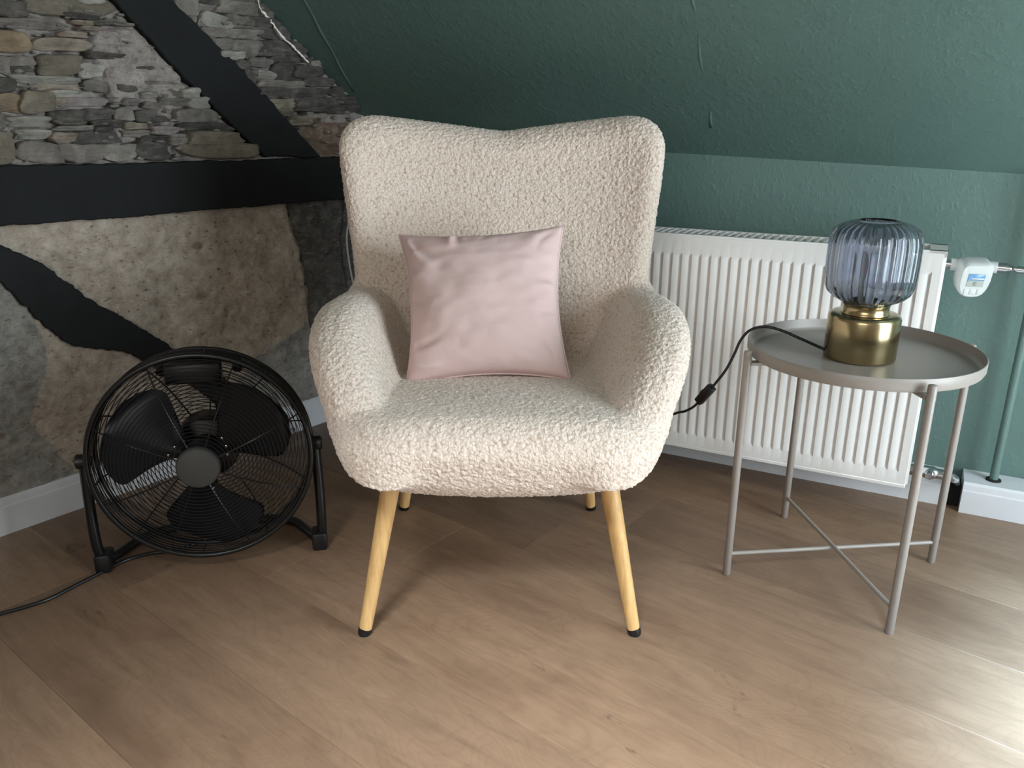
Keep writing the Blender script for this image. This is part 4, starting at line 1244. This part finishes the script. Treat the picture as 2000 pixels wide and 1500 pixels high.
for ba in (146, 27, -92):
    def blade(bm):
        nr, na = 16, 18
        rows = []
        for i in range(nr):
            q = i / (nr - 1)
            r = 0.036 + q * 0.150
            half = math.radians(21 + 20 * math.sin(min(1, q * 1.25) * math.pi / 2) - 26 * max(0, (q - .72) / .28) ** 2.4)
            row = []
            for j in range(na):
                s_ = j / (na - 1) * 2 - 1
                an = math.radians(ba) + s_ * half + math.radians(10) * q
                pit = 0.020 * s_ * (0.5 + 0.5 * q)
                row.append(bm.verts.new((r * math.cos(an), -0.044 - pit + 0.008 * s_ * s_, r * math.sin(an))))
            rows.append(row)
        for A, B in zip(rows[:-1], rows[1:]):
            for j in range(na - 1): bm.faces.new((A[j], A[j + 1], B[j + 1], B[j]))
        g = bmesh.ops.solidify(bm, geom=list(bm.faces), thickness=0.0018)
        bmesh.ops.recalc_face_normals(bm, faces=bm.faces)
    b_o = fan_part('blade', blade, 'blade', angle=60)
    for j, (rr, da) in enumerate(((.050, -20), (.056, 0), (.062, 18))):
        an = math.radians(ba + da)
        fan_part('rivet', lambda bm: add_lathe(bm, [(.001, -.0035), (.0024, -.0030), (.0030, 0), (.001, 0.001)], 10, (rr * math.cos(an), -.048 - .007 * da / 40, rr * math.sin(an)), 'Y'), 'rivet', b_o)
fan_part('carry_handle', lambda bm: add_tube(bm, catmull([(-.075, .045, .160), (-.070, .066, .176), (-.03, .072, .184), (.03, .072, .184), (.070, .066, .176), (.075, .045, .160)], 6), .0105, 10), 'black_plastic')
fan_part('control_plate', lambda bm: add_box(bm, (-.065, .020, .140), (.045, .050, .182), .004), 'black_plastic')
# stand
HW = np.linalg.norm(fR - fL) / 2
stand = fan_part('stand', lambda bm: add_tube(bm, catmull([(-FRAD - .012, 0, FZ), (-FRAD - .014, -.004, .17), (-FRAD - .014, -.010, .09), (-HW - .004, -.006, .036), (-HW + .012, .012, .020), (-HW + .030, .055, .0135),
     (-HW + .060, .105, .0125), (-HW + .11, .130, .0125), (0, .135, .0125), (HW - .11, .130, .0125), (HW - .060, .105, .0125), (HW - .030, .055, .0135), (HW - .012, .012, .020), (HW + .004, -.006, .036),
     (FRAD + .014, -.010, .09), (FRAD + .014, -.004, .17), (FRAD + .012, 0, FZ)], 7), .0105, 14), 'black_metal', angle=70, tilt=False)
for s_ in (-1, 1):
    fan_part('foot', lambda bm: add_box(bm, (s_ * HW - .016, -.024, 0), (s_ * HW + .016, .022, .042), .006), 'black_plastic', stand, tilt=False)
    fan_part('pivot_knob', lambda bm: add_tube(bm, [(s_ * (FRAD - .002), 0, FZ), (s_ * (FRAD + .004), 0, FZ), (s_ * (FRAD + .024), 0, FZ), (s_ * (FRAD + .027), 0, FZ)], [.010, .015, .015, .011], 16), 'black_plastic', stand, tilt=False)
# its power cord trailing over the floor
cpx = [(352, 1076), (300, 1083), (250, 1096), (205, 1118), (150, 1146), (95, 1174), (40, 1192), (0, 1203), (-60, 1222), (-140, 1240)]
cw = [np.array([*(on_z(x, y)[:2]), .0042]) for x, y in cpx]
Mf = (Matrix.Translation((fc[0], fc[1], 0)) @ Matrix.Rotation(fan_rot, 4, 'Z'))
st = [Mf @ Vector((0.0, .10, FZ - .03)), Mf @ Vector((.0, .115, .12)), Mf @ Vector((.0, .10, .02))]
allp = catmull([np.array(p) for p in st] + cw, 6)
bm = bmesh.new(); add_tube(bm, [Mf.inverted() @ Vector((p[0], p[1], max(p[2], .0042))) for p in allp], .0038, 8)
bm_obj('power_cord', bm, M['black_plastic'], fan, True)

# ------------------------------------------------------------------ grey cable on the gable wall behind the chair
cab = catmull([LW(0.10, .026, .78), on_left(684, 380, .026), on_left(681, 430, .026), on_left(677, 462, .026), on_left(680, 500, .026), on_left(691, 558, .026), on_left(716, 640, .024), on_left(735, 720, .020)], 6)
o0 = cab[-1].copy()
gc = thing('wall_cable', 'thin grey cable hanging down the stone wall behind the armchair', 'cable', o0)
bm = bmesh.new(); add_tube(bm, [p - o0 for p in cab], .0032, 8)
bm_obj('flex', bm, M['grey_cable'], gc, True)
